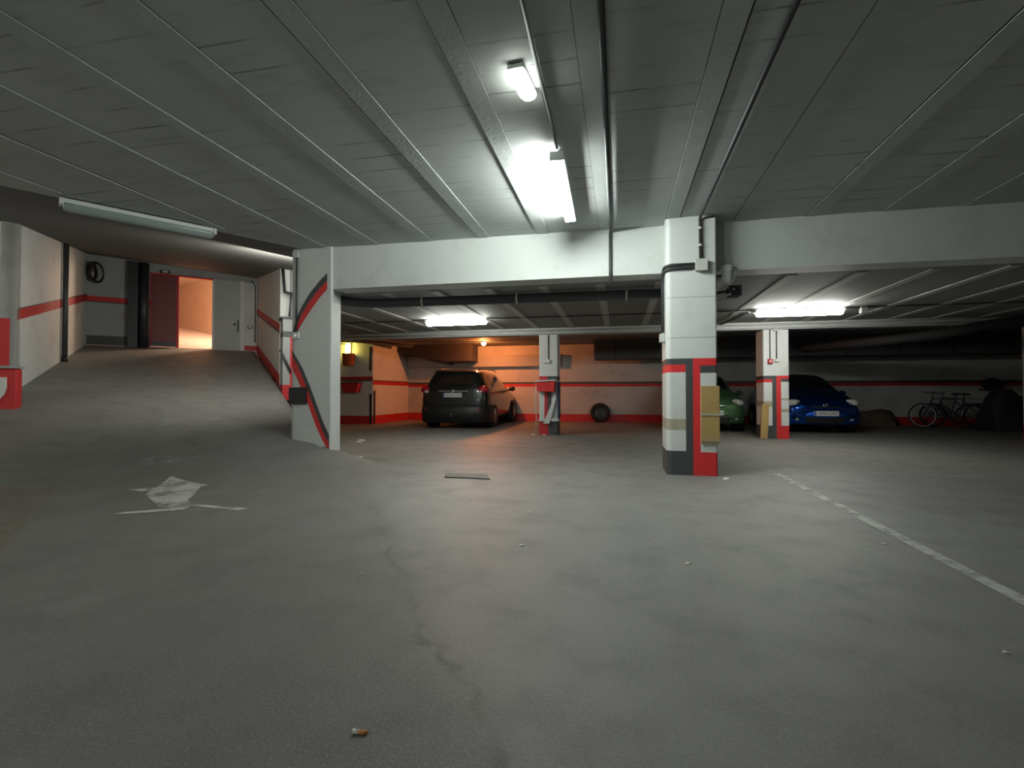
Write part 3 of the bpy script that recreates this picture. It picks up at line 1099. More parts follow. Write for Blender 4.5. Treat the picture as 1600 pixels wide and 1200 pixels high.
# siren and camera on the far side of the big pillar
si = thing('alarm_siren', 'grey ribbed siren on the side of the big pillar under the beam', 'siren', (1.25, 6.45, 2.3))
mb = MB()
mb.lathe([(0.0, 0), (0.05, 0), (0.062, 0.05), (0.066, 0.14), (0.078, 0.15), (0.078, 0.165), (0.068, 0.175), (0.08, 0.185), (0.08, 0.20), (0.062, 0.215), (0.045, 0.225), (0, 0.228)], (1.25, 6.36, 2.24), (0, 0, 1), 20)
mb.build('siren_body', 'housing', si)
mb = MB()
mb.ball((1.26, 6.36, 2.475), 0.022, 0.022, 0.022)
mb.build('beacon', 'chrome', si)
mb = MB()
mb.obox((1.097, 6.36, 2.34), (1.19, 6.36, 2.34), 0.03, 0.02)
mb.build('bracket', 'dark', si)
mb = MB()
mb.tube([(1.31, 6.36, 2.43), (1.335, 6.36, 2.36), (1.325, 6.36, 2.29), (1.29, 6.36, 2.26)], 0.012, 8)
mb.build('cable', 'pale', si)
cmr = thing('security_camera', 'black box camera on a bracket beside the big pillar below the siren', 'camera', (1.35, 6.45, 2.17))
mb = MB()
mb.box(1.285, 6.40, 2.11, 1.425, 6.60, 2.232)
mb.build('camera_body', 'black', cmr, bevel=0.01)
mb = MB()
mb.lathe([(0, 0.012), (0.03, 0.01), (0.036, 0.0), (0.036, -0.03)], (1.35, 6.395, 2.18), (0, -1, 0), 16)
mb.build('lens', 'glass', cmr)
mb = MB()
mb.obox((1.097, 6.52, 2.16), (1.285, 6.52, 2.18), 0.03, 0.03)
mb.build('bracket', 'dark', cmr)
mb = MB()
mb.tube([(1.30, 6.39, 2.13), (1.22, 6.42, 2.09), (1.10, 6.44, 2.01)], 0.012, 8)
mb.build('cable', 'pale', cmr)

# conduits along the far beam
pipe('beam_conduit', 'upper pale conduit along the far beam behind the lit strip lamps', [(-6.6, 11.325, 2.40), (11.5, 11.325, 2.40)], 0.02, 'pale', 'conduit')
pipe('beam_conduit', 'lower pale conduit along the far beam behind the lit strip lamps', [(-6.6, 11.325, 2.315), (11.5, 11.325, 2.315)], 0.02, 'pale', 'conduit')
for x, zt, lab, m in ((-1.525, 1.70, 'dark conduit down the face of the pillar with the red box', 'conduit'),):
    A_ITEMS.append(pipe('drop_conduit', lab, [(x, 11.037, 2.26), (x, 11.037, zt)], 0.012, m, 'conduit'))
pipe('drop_conduit', 'dark conduit down to the small red call point on the pillar by the blue car', [(3.07, 11.405, 2.33), (3.07, 11.405, 1.66)], 0.011, 'conduit', 'conduit')
pipe('drop_conduit', 'dark conduit down to the small white switch on the pillar by the blue car', [(3.195, 11.405, 2.24), (3.195, 11.405, 1.66)], 0.011, 'conduit', 'conduit')
mb = MB()
mb.box(-1.65, 11.0, 1.63, -1.49, 11.048, 1.66)
mb.box(-1.56, 11.0, 1.66, -1.49, 11.048, 1.71)
A_ITEMS.append(mb.build('switch_box', 'housing', bevel=0.003))
tag(A_ITEMS[-1], 'white switch with a ledge on the pillar with the red box', 'switch')
mb = MB()
mb.box(3.025, 11.36, 1.565, 3.115, 11.418, 1.655)
mb.box(3.05, 11.355, 1.59, 3.09, 11.36, 1.63, 1)
tag(mb.build('call_point', ['red', 'pale'], bevel=0.003), 'small red fire call point on the pillar between green and blue cars', 'call point')
mb = MB()
mb.box(3.16, 11.37, 1.60, 3.235, 11.418, 1.655)
tag(mb.build('light_switch', 'housing', bevel=0.003), 'small white switch beside the red call point on the pillar', 'switch')
mb = MB()
mb.box(3.13, 11.36, 2.24, 3.23, 11.418, 2.30)
tag(mb.build('junction_box', 'pale', bevel=0.004), 'pale junction box under the far beam on the pillar by the blue car', 'junction box')
jb2 = MB()
jb2.box(4.0, 9.55, 2.30, 4.10, 9.65, 2.408)
tag(jb2.build('junction_box', 'box', bevel=0.008), 'small yellowish box on the low ceiling past the strip lamp over the blue car', 'junction box')
pipe('ceiling_conduit', 'thin dark conduit on the low ceiling beside the strip lamp over the blue car', [(3.74, 9.60, 2.39), (4.0, 9.60, 2.39)], 0.012, 'conduit', 'conduit')
pipe('ceiling_conduit', 'dark conduit slanting over the low ceiling from the big pillar to the strip lamp', [(0.9, 9.5, 2.395), (2.30, 9.56, 2.395)], 0.016, 'conduit', 'conduit')
pipe('ceiling_conduit', 'dark conduit running on the low ceiling away behind the strip lamp', [(2.28, 9.7, 2.395), (2.1, 11.3, 2.395)], 0.02, 'conduit', 'conduit')
# drain pipes
pipe('drain_pipe', 'fat dark drain pipe hung under the low ceiling just behind the beam', [(-4.1, 6.85, 2.335), (-3.85, 7.13, 2.335), (-3.7, 7.18, 2.335), (0.62, 7.18, 2.31)], 0.07, 'duct', 'pipe',
     clips=[((-2.9, 7.18, 2.330), (1, 0, 0)), ((-1.45, 7.18, 2.322), (1, 0, 0)), ((0.1, 7.18, 2.313), (1, 0, 0))], n=16)
pipe('drain_pipe', 'thick black pipe crossing high at the dark right side in front of the far beam', [(11.8, 11.0, 2.29), (7.3, 11.0, 2.29), (6.6, 11.05, 2.19), (6.0, 11.1, 2.07), (5.2, 11.9, 2.02), (4.4, 13.5, 2.02)], 0.10, 'rubber', 'pipe', n=16)
pipe('drain_pipe', 'dark pipe under the ceiling sloping along the left wall past the yellow lamp', [(-9.0, 12.6, 2.47), (-7.55, 13.4, 2.47), (-6.6, 15.4, 2.46)], 0.05, 'duct', 'pipe', n=12)
pipe('drain_pipe', 'thin dark pipe under the ceiling beside the sloping pipe near the yellow lamp', [(-8.4, 12.3, 2.5), (-7.1, 13.4, 2.5), (-6.3, 15.0, 2.5)], 0.03, 'duct', 'pipe', n=12)
for (xa, xb, yy, za, zb_), lab in (((-0.75, 10.5, 15.9, 1.98, 2.555), 'long dark air duct under the ceiling along the back wall'),):
    dk = thing('air_duct', lab, 'duct', (xa, yy, za))
    mb = MB()
    mb.box(xa, yy - 0.45, za, xb, yy + 0.45, zb_)
    mb.build('duct_body', 'duct', dk, bevel=0.01)
    for k in range(9):
        x = xa + 0.6 + k * 1.25
        mb = MB()
        mb.box(x, yy - 0.47, za - 0.02, x + 0.04, yy + 0.47, zb_ - 0.002)
        mb.build('flange', 'dark', dk)
pipe('ceiling_conduit', 'pale conduit under the ceiling in front of the orange lamp', [(-6.2, 14.9, 2.53), (-1.2, 14.9, 2.53)], 0.018, 'pale', 'conduit')

# ramp side pipes
pipe('drain_pipe', 'grey rain pipe down the white wall on the uphill side of the ramp', [A(14.2, -2.44, 1.72), A(14.2, -2.44, zceil(14.2, -2.44) - 0.01)], 0.05, 'conduit', 'pipe', n=14)
pipe('pipe_guard', 'black guard sleeve at the foot of the grey rain pipe beside the ramp', [A(14.2, -2.44, zr(14.2) - 0.01), A(14.2, -2.44, 1.72)], 0.058, 'black', 'guard', n=14)
pipe('wall_conduit', 'dark conduit down the corner beside the grey door leaf', [A(16.9, 1.42, E17 + 0.25), A(16.9, 1.42, E17 + 1.95), A(16.94, 1.3, E17 + 2.1)], 0.016, 'conduit', 'conduit')
kb = thing('door_knob_light', 'small round grey wall lamp low in the corner beside the grey door leaf', 'lamp', A(16.95, 1.3, E17 + 0.72))
mb = MB()
mb.ball(A(16.92, 1.29, E17 + 0.72), 0.06, 0.06, 0.06)
mb.build('globe', 'housing', kb)
mb = MB()
mb.lathe([(0, 0.0), (0.07, 0.0), (0.07, 0.03), (0, 0.03)], A(16.998, 1.29, E17 + 0.72), (-AX, -AY, 0), 16)
mb.build('base', 'dark', kb)
# conduits on the striped pillar and the step
pipe('pillar_conduit', 'thin dark conduit down the edge of the wide striped pillar', [(-4.50, 6.386, 2.87), (-4.50, 6.386, 1.815)], 0.012, 'conduit', 'conduit')
mb = MB()
mb.box(-4.54, 6.34, 2.87, -4.45, 6.398, 2.96)
tag(mb.build('junction_box', 'box', bevel=0.006), 'pale box at the top of the wide striped pillar', 'junction box')
mb = MB()
mb.box(-4.53, 6.35, 1.72, -4.44, 6.396, 1.81)
mb.box(-4.505, 6.345, 1.75, -4.465, 6.35, 1.78, 1)
tag(mb.build('light_switch', ['housing', 'steel'], bevel=0.004), 'white switch halfway up the wide striped pillar', 'switch')
pipe('wall_conduit', 'dark bent conduit under the ceiling behind the wide striped pillar', [A(11.7, 1.5, 3.6), A(11.4, 1.5, 3.05), A(11.2, 1.62, 2.98), A(11.0, 1.8, 3.2), A(10.9, 2.0, 3.3)], 0.03, 'conduit', 'conduit')
pipe('wall_conduit', 'dark upright conduit ending on the ledge behind the wide striped pillar', [A(11.35, 1.62, 3.05), A(11.44, 1.60, 2.55)], 0.02, 'conduit', 'conduit')
mb = MB()
mb.tube([A(11.38, 1.42, 1.85), A(11.36, 1.62, 1.4)], 0.025, 8)
tag(mb.build('metal_rod', 'conduit'), 'short dark rod slanting across the step wall behind the wide striped pillar', 'rod')

# convex mirror on the end wall
cv = thing('convex_mirror', 'black rimmed convex mirror high on the wall past the ramp pipe', 'mirror', A(16.95, -2.3, 4.1))
mo, mdir = Vector(A(16.78, -2.28, 4.08)), (Vector((EX, EY, 0)) * 0.90 - Vector((AX, AY, 0)) * 0.42).normalized()
mb = MB()
mb.lathe([(0, 0.05), (0.10, 0.045), (0.18, 0.028), (0.235, 0.0)], mo, mdir, 28)
mb.build('mirror_face', 'chrome', cv)
mb = MB()
mb.torus(mo, mdir, 0.25, 0.028, 32, 8)
mb.lathe([(0.25, -0.02), (0.2, -0.06), (0, -0.07)], mo, mdir, 24)
mb.build('mirror_rim', 'black', cv)
mb = MB()
mb.tube([mo - mdir * 0.06, Vector(A(16.99, -2.35, 4.10))], 0.025, 8)
mb.build('bracket', 'dark', cv)

# dark steel post at the red door
gp = thing('steel_post', 'dark glossy steel post standing left of the red door leaf', 'post', A(16.8, -1.4, E17 - 0.04))
mb = MB()
pp = zceil(16.7, -1.1) - 0.015
ablock(mb, 16.70, 16.99, -1.62, -1.40, E17 - 0.06, pp)
mb.build('post_body', 'dark', gp, bevel=0.01)
mb = MB()
mb.tube([A(16.84, -1.28, E17 - 0.06), A(16.84, -1.28, pp)], 0.11, 20)
mb.build('round_pipe', 'dark', gp)

# low wall at the left edge, beside the ramp
lw = thing('low_barrier', 'low white barrier with red painted edge at the left side of the ramp', 'barrier', A(10.2, -2.9, zr(10) - 0.05))
mb = MB()
z0, z1 = zr(9.83) - 0.06, 1.30
ablock(mb, 9.86, 10.1, -3.9, -2.20, z0, z1)
mb.build('barrier_body', 'red', lw, bevel=0.03)
mb = MB()
pts = [(-3.85, z0 + 0.16), (-2.46, z0 + 0.16), (-2.38, z0 + 0.20), (-2.33, z0 + 0.28), (-2.31, z0 + 0.36), (-2.31, z1 - 0.13), (-3.85, z1 - 0.13)]
fr = [A(9.82, c, z) for c, z in pts]
bk = [A(9.858, c, z) for c, z in pts]
mb.face(fr); mb.face(list(reversed(bk)))
for i in range(len(pts)):
    j = (i + 1) % len(pts)
    mb.face([fr[i], fr[j], bk[j], bk[i]])
mb.build('white_panel', 'white', lw)
mb = MB()
ablock(mb, 9.84, 10.12, -3.92, -2.18, z1, z1 + 0.035)
mb.build('coping', 'grey', lw)

# things on the left wall
bu = thing('bucket', 'rusty orange bucket hung on the wall under the yellow lamp', 'bucket', (-8.06, 14.1, 1.78))
mb = MB()
mb.lathe([(0, 0), (0.14, 0), (0.175, 0.05), (0.19, 0.36), (0.198, 0.365), (0.18, 0.37), (0.165, 0.06), (0, 0.05)], (-8.06, 14.0, 1.78), (0, 0, 1), 22)
mb.build('bucket_body', 'rust', bu)
mb = MB()
mb.torus((-8.06, 14.0, 2.14), (0, 1, 0), 0.185, 0.008, 20, 6, a0=0, a1=pi)
mb.build('bail', 'dark', bu)
sb = thing('sand_box', 'dark red box fixed on the wall below the rusty bucket', 'box', (-8.03, 14.1, 0.97))
mb = MB()
mb.hexa([(-8.22, 13.99, 0.97), (-7.80, 13.99, 0.97), (-7.78, 14.195, 0.97), (-8.24, 14.195, 0.97), (-8.30, 13.95, 1.24), (-7.70, 13.95, 1.24), (-7.70, 14.195, 1.24), (-8.30, 14.195, 1.24)])
mb.build('box_body', 'red', sb, bevel=0.01)
mb = MB()
mb.hexa([(-8.31, 13.93, 1.242), (-7.69, 13.93, 1.242), (-7.69, 14.195, 1.242), (-8.31, 14.195, 1.242), (-8.31, 13.93, 1.262), (-7.69, 13.93, 1.262), (-7.69, 14.195, 1.30), (-8.31, 14.195, 1.30)])
mb.build('box_lid', 'doorred', sb)
for x, zt, lab in ((-7.42, 0.92, 'black corner guard on the white wall below the stripe, left one'), (-7.16, 1.02, 'black corner guard on the wall corner behind the black car, right one')):
    mb = MB()
    y = 14.18 if x < -7.3 else 14.26
    if x < -7.3:
        mb.box(x - 0.03, 14.170, 0.02, x + 0.03, 14.198, zt)
    else:
        mb.box(-7.358, 14.25, 0.02, -7.325, 14.31, zt)
    tag(mb.build('corner_guard', 'dark'), lab, 'guard')
mb = MB()
mb.box(-7.46, 14.165, 1.62, -7.41, 14.198, 2.35)
tag(mb.build('wall_rail', 'dark'), 'dark upright rail on the wall above the stripe, near the yellow lamp', 'rail')
pipe('standing_pipe', 'dark upright pipe against the left edge of the white wall by the wide pillar', [(-8.62, 14.12, 0.0), (-8.62, 14.12, 2.5)], 0.06, 'duct', 'pipe', n=12)


# ------------------------------------------------------------------ cars
def lerp(a, b, t):
    return a + (b - a) * t


def car(name, label, loc, rotz, st, paint, L, wheel_y, wheel_r, win, ws, rear_glass, half_track, plate_txt, arch=True):
    """st: stations rear -> front (y, half width, z bottom, z shoulder, z top, half width of roof, lean). Local y forward."""
    r = thing(name, label, 'car', loc, rotz=rotz, world=False)

    def ring(s):
        y, hw, zb, zs, zt, rw, lean = s
        z5, z6 = lerp(zs, zt, 0.10), lerp(zs, zt, 0.84)
        pr = [(hw * .80, zb), (hw * .955, zb + .08), (hw * .995, lerp(zb, zs, .35)), (hw, lerp(zb, zs, .66)), (hw * .965, zs),
              (lerp(hw * .95, rw, .13), z5), (lerp(hw * .95, rw, .84), z6), (rw, zt - .045), (rw * .62, zt - .008), (0.0, zt)]
        return [(x, y + lean * max(0, z - zs * 0.9), z) for x, z in pr]
    R = [ring(s) for s in st]
    NR = 10
    V, F, T = [], [], []
    idx = {}

    def vid(i, j, side):
        x, y, z = R[i][j]
        key = (i, j, side if x > 1e-6 else 0)
        if key not in idx:
            idx[key] = len(V)
            V.append((x * side if x > 1e-6 else 0.0, y, z))
        return idx[key]
    for i in range(len(st) - 1):
        for j in range(NR - 1):
            for sd in (-1, 1):
                F.append([vid(i, j, sd), vid(i + 1, j, sd), vid(i + 1, j + 1, sd), vid(i, j + 1, sd)])
                tg = 0
                if j == 5 and i in win:
                    tg = 1
                if j in (7, 8) and i in ws:
                    tg = 2
                T.append(tg)
        F.append([vid(i, 0, -1), vid(i, 0, 1), vid(i + 1, 0, 1), vid(i + 1, 0, -1)])
        T.append(0)
    for i, front in ((0, 0), (len(st) - 1, 1)):
        for j in range(NR - 2):
            F.append([vid(i, j, -1), vid(i, j, 1), vid(i, j + 1, 1), vid(i, j + 1, -1)])
            T.append(3 if (not front and rear_glass and j == 5) else 0)
        F.append([vid(i, 8, -1), vid(i, 8, 1), vid(i, 9, 1)])
        T.append(0)
    me = bpy.data.meshes.new(name + '_cage')
    me.from_pydata(V, [], F)
    for k in range(4):
        me.materials.append(M[paint])
    me.polygons.foreach_set('material_index', T)
    bm = bmesh.new()
    bm.from_mesh(me)
    bmesh.ops.recalc_face_normals(bm, faces=bm.faces)
    bm.to_mesh(me)
    bm.free()
    tmp = bpy.data.objects.new(name + '_cage', me)
    COL.objects.link(tmp)
    sub = tmp.modifiers.new('s', 'SUBSURF')
    sub.levels = 2
    sub.render_levels = 2
    dg = bpy.context.evaluated_depsgraph_get()
    em = tmp.evaluated_get(dg).to_mesh()
    vs = [tuple(v.co) for v in em.vertices]
    fs = [(tuple(p.vertices), p.material_index) for p in em.polygons]
    tmp.evaluated_get(dg).to_mesh_clear()
    bpy.data.objects.remove(tmp)
    bpy.data.meshes.remove(me)

    def part(nm, sel, m):
        used = {}
        ff = []
        for f, t in fs:
            if sel(f, t):
                ff.append([used.setdefault(k, len(used)) for k in f])
        if not ff:
            return None
        inv = sorted(used, key=used.get)
        m2 = bpy.data.meshes.new(nm)
        m2.from_pydata([vs[k] for k in inv], [], ff)
        m2.materials.append(M[m])
        m2.polygons.foreach_set('use_smooth', [True] * len(ff))
        o = bpy.data.objects.new(nm, m2)
        COL.objects.link(o)
        o.parent = r
        return o
    body = part('body', lambda f, t: t == 0, paint)
    for w in win:
        lo_y, hi_y = st[w][0] - .12, st[w + 1][0] + .12
        for sd in (-1, 1):
            part('side_window', lambda f, t: t == 1 and vs[f[0]][0] * sd > 0 and lo_y < sum(vs[k][1] for k in f) / 4 < hi_y, 'glass')
    part('windscreen', lambda f, t: t == 2, 'glass')
    if rear_glass:
        part('rear_window', lambda f, t: t == 3, 'glass')

    def P(nm, mbx, m, parent=r, bevel=0, label=None):
        o = mbx.build(nm, m, parent, bevel=bevel)
        if label:
            o['label'] = label
        return o
    for wy in wheel_y:
        for sd in (-1, 1):
            x = sd * half_track
            mb = MB()
            mb.lathe([(wheel_r + .045, -0.10), (wheel_r + .045, 0.118), (wheel_r, 0.112), (0, 0.10)], (x, wy, wheel_r + .02), (sd, 0, 0), 28)
            P('wheel_arch', mb, 'black')
            mb = MB()
            mb.lathe([(wheel_r * .62, -.09), (wheel_r * .94, -.10), (wheel_r, -.07), (wheel_r, .08), (wheel_r * .95, .125), (wheel_r * .66, .13), (wheel_r * .62, .10)], (x, wy, wheel_r), (sd, 0, 0), 28)
            ty = P('wheel', mb, 'rubber')
            mb = MB()
            mb.lathe([(wheel_r * .64, .08), (wheel_r * .60, .128), (wheel_r * .50, .10), (wheel_r * .2, .125), (0, .13)], (x, wy, wheel_r), (sd, 0, 0), 20)
            for k in range(5):
                a = 2 * pi * k / 5
                c0 = Vector((x + sd * .125, wy, wheel_r))
                mb.obox(c0, c0 + Vector((0, cos(a), sin(a))) * wheel_r * .6, 0.04, 0.015, up=(1, 0, 0))
            P('rim', mb, 'steel', ty)
    return r, P


def plate(P, x, y, z, facing, txt, w=0.52, h=0.115):
    mb = MB()
    mb.box(x - w / 2, y - 0.008, z - h / 2, x + w / 2, y + 0.008, z + h / 2)
    pl = P('number_plate', mb, 'plate')
    mb = MB()
    bx = x - facing * (w / 2 - 0.025)
    mb.box(bx - 0.02, y - 0.0095, z - h / 2 + .004, bx + 0.02, y + 0.0095, z + h / 2 - .004)
    P('plate_band', mb, 'plateblue', pl)
    for word, dx in zip(txt.split(), (-0.085, 0.135)):
        cu = bpy.data.curves.new('plate_lettering', 'FONT')
        cu.body = word
        cu.size = 0.092
        cu.align_x = 'CENTER'
        cu.align_y = 'CENTER'
        cu.extrude = 0.001
        to = bpy.data.objects.new('plate_lettering', cu)
        COL.objects.link(to)
        bpy.context.view_layer.update()
        me = bpy.data.meshes.new_from_object(to)
        bpy.data.objects.remove(to)
        me.materials.clear()
        me.materials.append(M['ink'])
        o = bpy.data.objects.new('plate_lettering', me)
        COL.objects.link(o)
        o.parent = pl
        o.rotation_euler = (pi / 2, 0, 0 if facing > 0 else pi)
        o.location = (x + facing * (0.02 + dx), y - facing * 0.011, z)
    return pl


# black people carrier, tail towards the camera
ST = [(0.00, .76, .26, 1.04, 1.52, .50, .36), (.08, .93, .24, 1.05, 1.565, .60, .34), (.50, .965, .22, 1.05, 1.595, .62, .20), (1.20, .965, .20, 1.03, 1.60, .62, .04),
      (1.30, .965, .20, 1.03, 1.60, .62, 0), (2.10, .965, .20, 1.02, 1.575, .60, 0), (2.20, .965, .20, 1.02, 1.57, .60, 0), (2.75, .955, .20, 1.02, 1.49, .57, 0),
      (3.35, .90, .23, .99, 1.10, .66, 0), (3.9, .89, .25, .90, .985, .66, 0), (4.25, .82, .30, .74, .84, .58, 0), (4.36, .62, .36, .64, .74, .45, 0)]
cr, P = car('black_car', 'black people carrier parked tail out under the orange lamp', (-4.34, 12.82, 0), 0, ST, 'carblack', 4.36, (.85, 3.45), .325, (2, 4, 6), (7,), True, .835, '')
mb = MB()
mb.hexa([(-.56, .13, 1.50), (.56, .13, 1.50), (.60, .42, 1.555), (-.60, .42, 1.555), (-.54, .12, 1.53), (.54, .12, 1.53), (.58, .42, 1.585), (-.58, .42, 1.585)])
P('spoiler', mb, 'carblack', bevel=0.01)
for sd in (-1, 1):
    mb = MB()
    mb.ball((sd * .80, .15, 1.04), .15, .13, .105, 18, 12)
    tl = P('tail_light', mb, 'redlens')
    mb = MB()
    mb.ball((sd * .755, .055, .985), .06, .045, .04)
    P('reversing_lamp', mb, 'lens', tl)
    mb = MB()
    mb.box(sd * .72 - .06, -.02, .50, sd * .72 + .06, .05, .53)
    P('reflector', mb, 'redlens')
    mb = MB()
    mb.ball((sd * 1.06, 2.62, 1.08), .10, .07, .075, 14, 10)
    mb.obox((sd * .92, 2.66, 1.04), (sd * 1.04, 2.64, 1.05), .03, .05)
    P('wing_mirror', mb, 'carblack')
    mb = MB()
    mb.tube([(sd * .56, .55, 1.585), (sd * .57, .8, 1.63), (sd * .57, 2.2, 1.64), (sd * .56, 2.5, 1.585)], .014, 8)
    P('roof_rail', mb, 'dark')
mb = MB()
arc = [(-.975, .55), (-.965, .28), (-.90, .08), (-.72, -.035), (-.36, -.07), (0, -.08), (.36, -.07), (.72, -.035), (.90, .08), (.965, .28), (.975, .55)]
mb.grid([[(x * (1 - .25 * dy), y + dy, z) for x, y in arc] for dy, z in ((.10, .15), (.03, .19), (.0, .40), (.01, .58), (.07, .635))])
P('bumper', mb, 'black')
mb = MB()
mb.box(-.40, -.012, .985, .40, .02, 1.012)
P('tailgate_strip', mb, 'chrome', bevel=.004)
mb = MB()
mb.lathe([(0, .012), (.045, .01), (.05, 0)], (0, -.012, 1.0), (0, -1, 0), 20)
P('badge', mb, 'chrome')
mb = MB()
mb.tube([(.02, .16, 1.13), (.12, .20, 1.16), (.34, .20, 1.165)], .008, 8)
P('wiper', mb, 'black')
mb = MB()
mb.tube([(0, -.02, .33), (0, -.10, .33), (0, -.12, .36)], .018, 8)
mb.ball((0, -.12, .39), .027, .027, .027)
P('tow_hook', mb, 'steel')
plate(P, 0.0, -0.012, .895, 1, '0273 CGM')


def hatch(name, label, loc, paint, lights, txt):
    SH = [(0.00, .62, .40, .92, 1.36, .44, .30), (.10, .78, .32, .93, 1.40, .54, .28), (.50, .825, .24, .93, 1.45, .57, .12), (1.25, .83, .21, .92, 1.475, .59, 0),
          (1.35, .83, .21, .92, 1.475, .59, 0), (2.0, .83, .21, .91, 1.45, .58, 0), (2.75, .825, .22, .90, 1.02, .60, 0), (3.25, .81, .24, .83, .93, .60, 0),
          (3.58, .77, .26, .72, .82, .55, 0), (3.72, .68, .30, .62, .72, .46, 0), (3.76, .50, .34, .56, .65, .36, 0)]
    r, P = car(name, label, loc, pi, SH, paint, 3.76, (.62, 3.02), .29, (2, 4), (5,), True, .725, txt)
    for sd in (-1, 1):
        mb = MB()
        mb.ball((sd * .61, 3.535, .705), .165, .155, .098, 20, 14)
        hl = P('headlamp', mb, 'lens')
        mb = MB()
        mb.ball((sd * .56, 3.668, .70), .04, .025, .04)
        P('headlamp_bulb', mb, 'chrome', hl)
        if lights == 'amber':
            mb = MB()
            mb.ball((sd * .50, 3.635, .675), .045, .035, .035)
            P('indicator', mb, 'orangelens', hl)
        mb = MB()
        mb.lathe([(0, .02), (.032, .015), (.042, 0), (.042, -.06)], (sd * .57, 3.69, .345), (0, 1, 0), 16)
        P('fog_lamp', mb, 'lens')
        mb = MB()
        mb.ball((sd * .93, 2.25, .95), .09, .06, .065, 14, 10)
        mb.obox((sd * .80, 2.25, .92), (sd * .92, 2.25, .93), .03, .05)
        P('wing_mirror', mb, paint)
        mb = MB()
        x0 = .30 * sd
        mb.tube([(x0 + .22, 2.77, 1.0), (x0 - .25, 2.70, 1.045)], .008, 8)
        P('wiper', mb, 'black')
    mb = MB()
    mb.box(-.30, 3.715, .60, .30, 3.765, .635)
    P('grille', mb, 'black', bevel=.006)
    mb = MB()
    mb.hexa([(-.36, 3.68, .25), (.36, 3.68, .25), (.36, 3.76, .25), (-.36, 3.76, .25), (-.44, 3.68, .385), (.44, 3.68, .385), (.44, 3.775, .385), (-.44, 3.775, .385)])
    P('lower_intake', mb, 'black', bevel=.01)
    mb = MB()
    mb.torus((0, 3.76, .672), (0, 1, 0.35), .045, .008, 20, 6)
    mb.obox((-.035, 3.76, .672), (.035, 3.76, .672), .012, .012)
    P('badge', mb, 'chrome')
    mb = MB()
    mb.grid([[(x, 3.80 + dy - .15 * (x / .75) ** 2, z) for x in [-.76, -.66, -.5, -.25, 0, .25, .5, .66, .76]] for dy, z in ((-.10, .21), (-.06, .28), (-.03, .36), (0, .41), (.0, .45), (-.018, .50), (-.045, .545), (-.09, .58))])
    b2 = P('bumper_face', mb, paint + '_bumper')
    so = b2.modifiers.new('t', 'SOLIDIFY')
    so.thickness = 0.05
    plate(P, 0.0, 3.815, .475, -1, txt)
    return r, P


hatch('blue_car', 'dark blue hatchback parked nose out beside the brown tarpaulin', (4.66, 16.72, 0), 'carblue', 'clear', '9506 DRT')
hatch('green_car', 'green hatchback half hidden by the big pillar, nose out', (2.16, 16.62, 0), 'cargreen', 'amber', '4178 BNW')

# ------------------------------------------------------------------ along the back wall
ty = thing('spare_tyre', 'black tyre leaning on the back wall between the red box pillar and big pillar', 'tyre', (-0.62, 16.6, 0))
mb = MB()
mb.lathe([(.20, -.085), (.29, -.10), (.315, -.06), (.315, .06), (.29, .10), (.20, .085), (.19, 0), (.20, -.085)], (-0.62, 16.68, .308), (0.05, -1, .16), 30)
mb.build('tyre_body', 'rubber', ty)
mb = MB()
mb.lathe([(.20, .04), (.12, .055), (.05, .05), (0, .05)], (-0.62, 16.68, .308), (0.05, -1, .16), 24)
mb.build('hub', 'dark', ty)

tp = MB()
tp.grid([[(6.15 + .25 * j + .08 * sin(i), 15.9 + .2 * i - .03 * j, [0.0, .33, .45, .40, .0][i] * [0.80, 0.86, 0.94, 1.0, 1.12, 1.0][j] * (1 if i in (0, 4) else 1) + (.004 if i in (0, 4) else 0)) for j in range(6)] for i in range(5)], 0, True)
tp.face([(6.15, 15.9, .002), (7.4, 15.75, .002), (7.4, 16.5, .002), (6.15, 16.7, .002)])
tp.face([(7.40 + .08 * sin(i), 15.75 + .2 * i, [0.0, .33, .45, .40, .0][i]) for i in range(5)])
tag(tp.build('tarpaulin', 'tarp'), 'brown tarpaulin over a low heap between the blue car and the bicycle', 'tarpaulin')


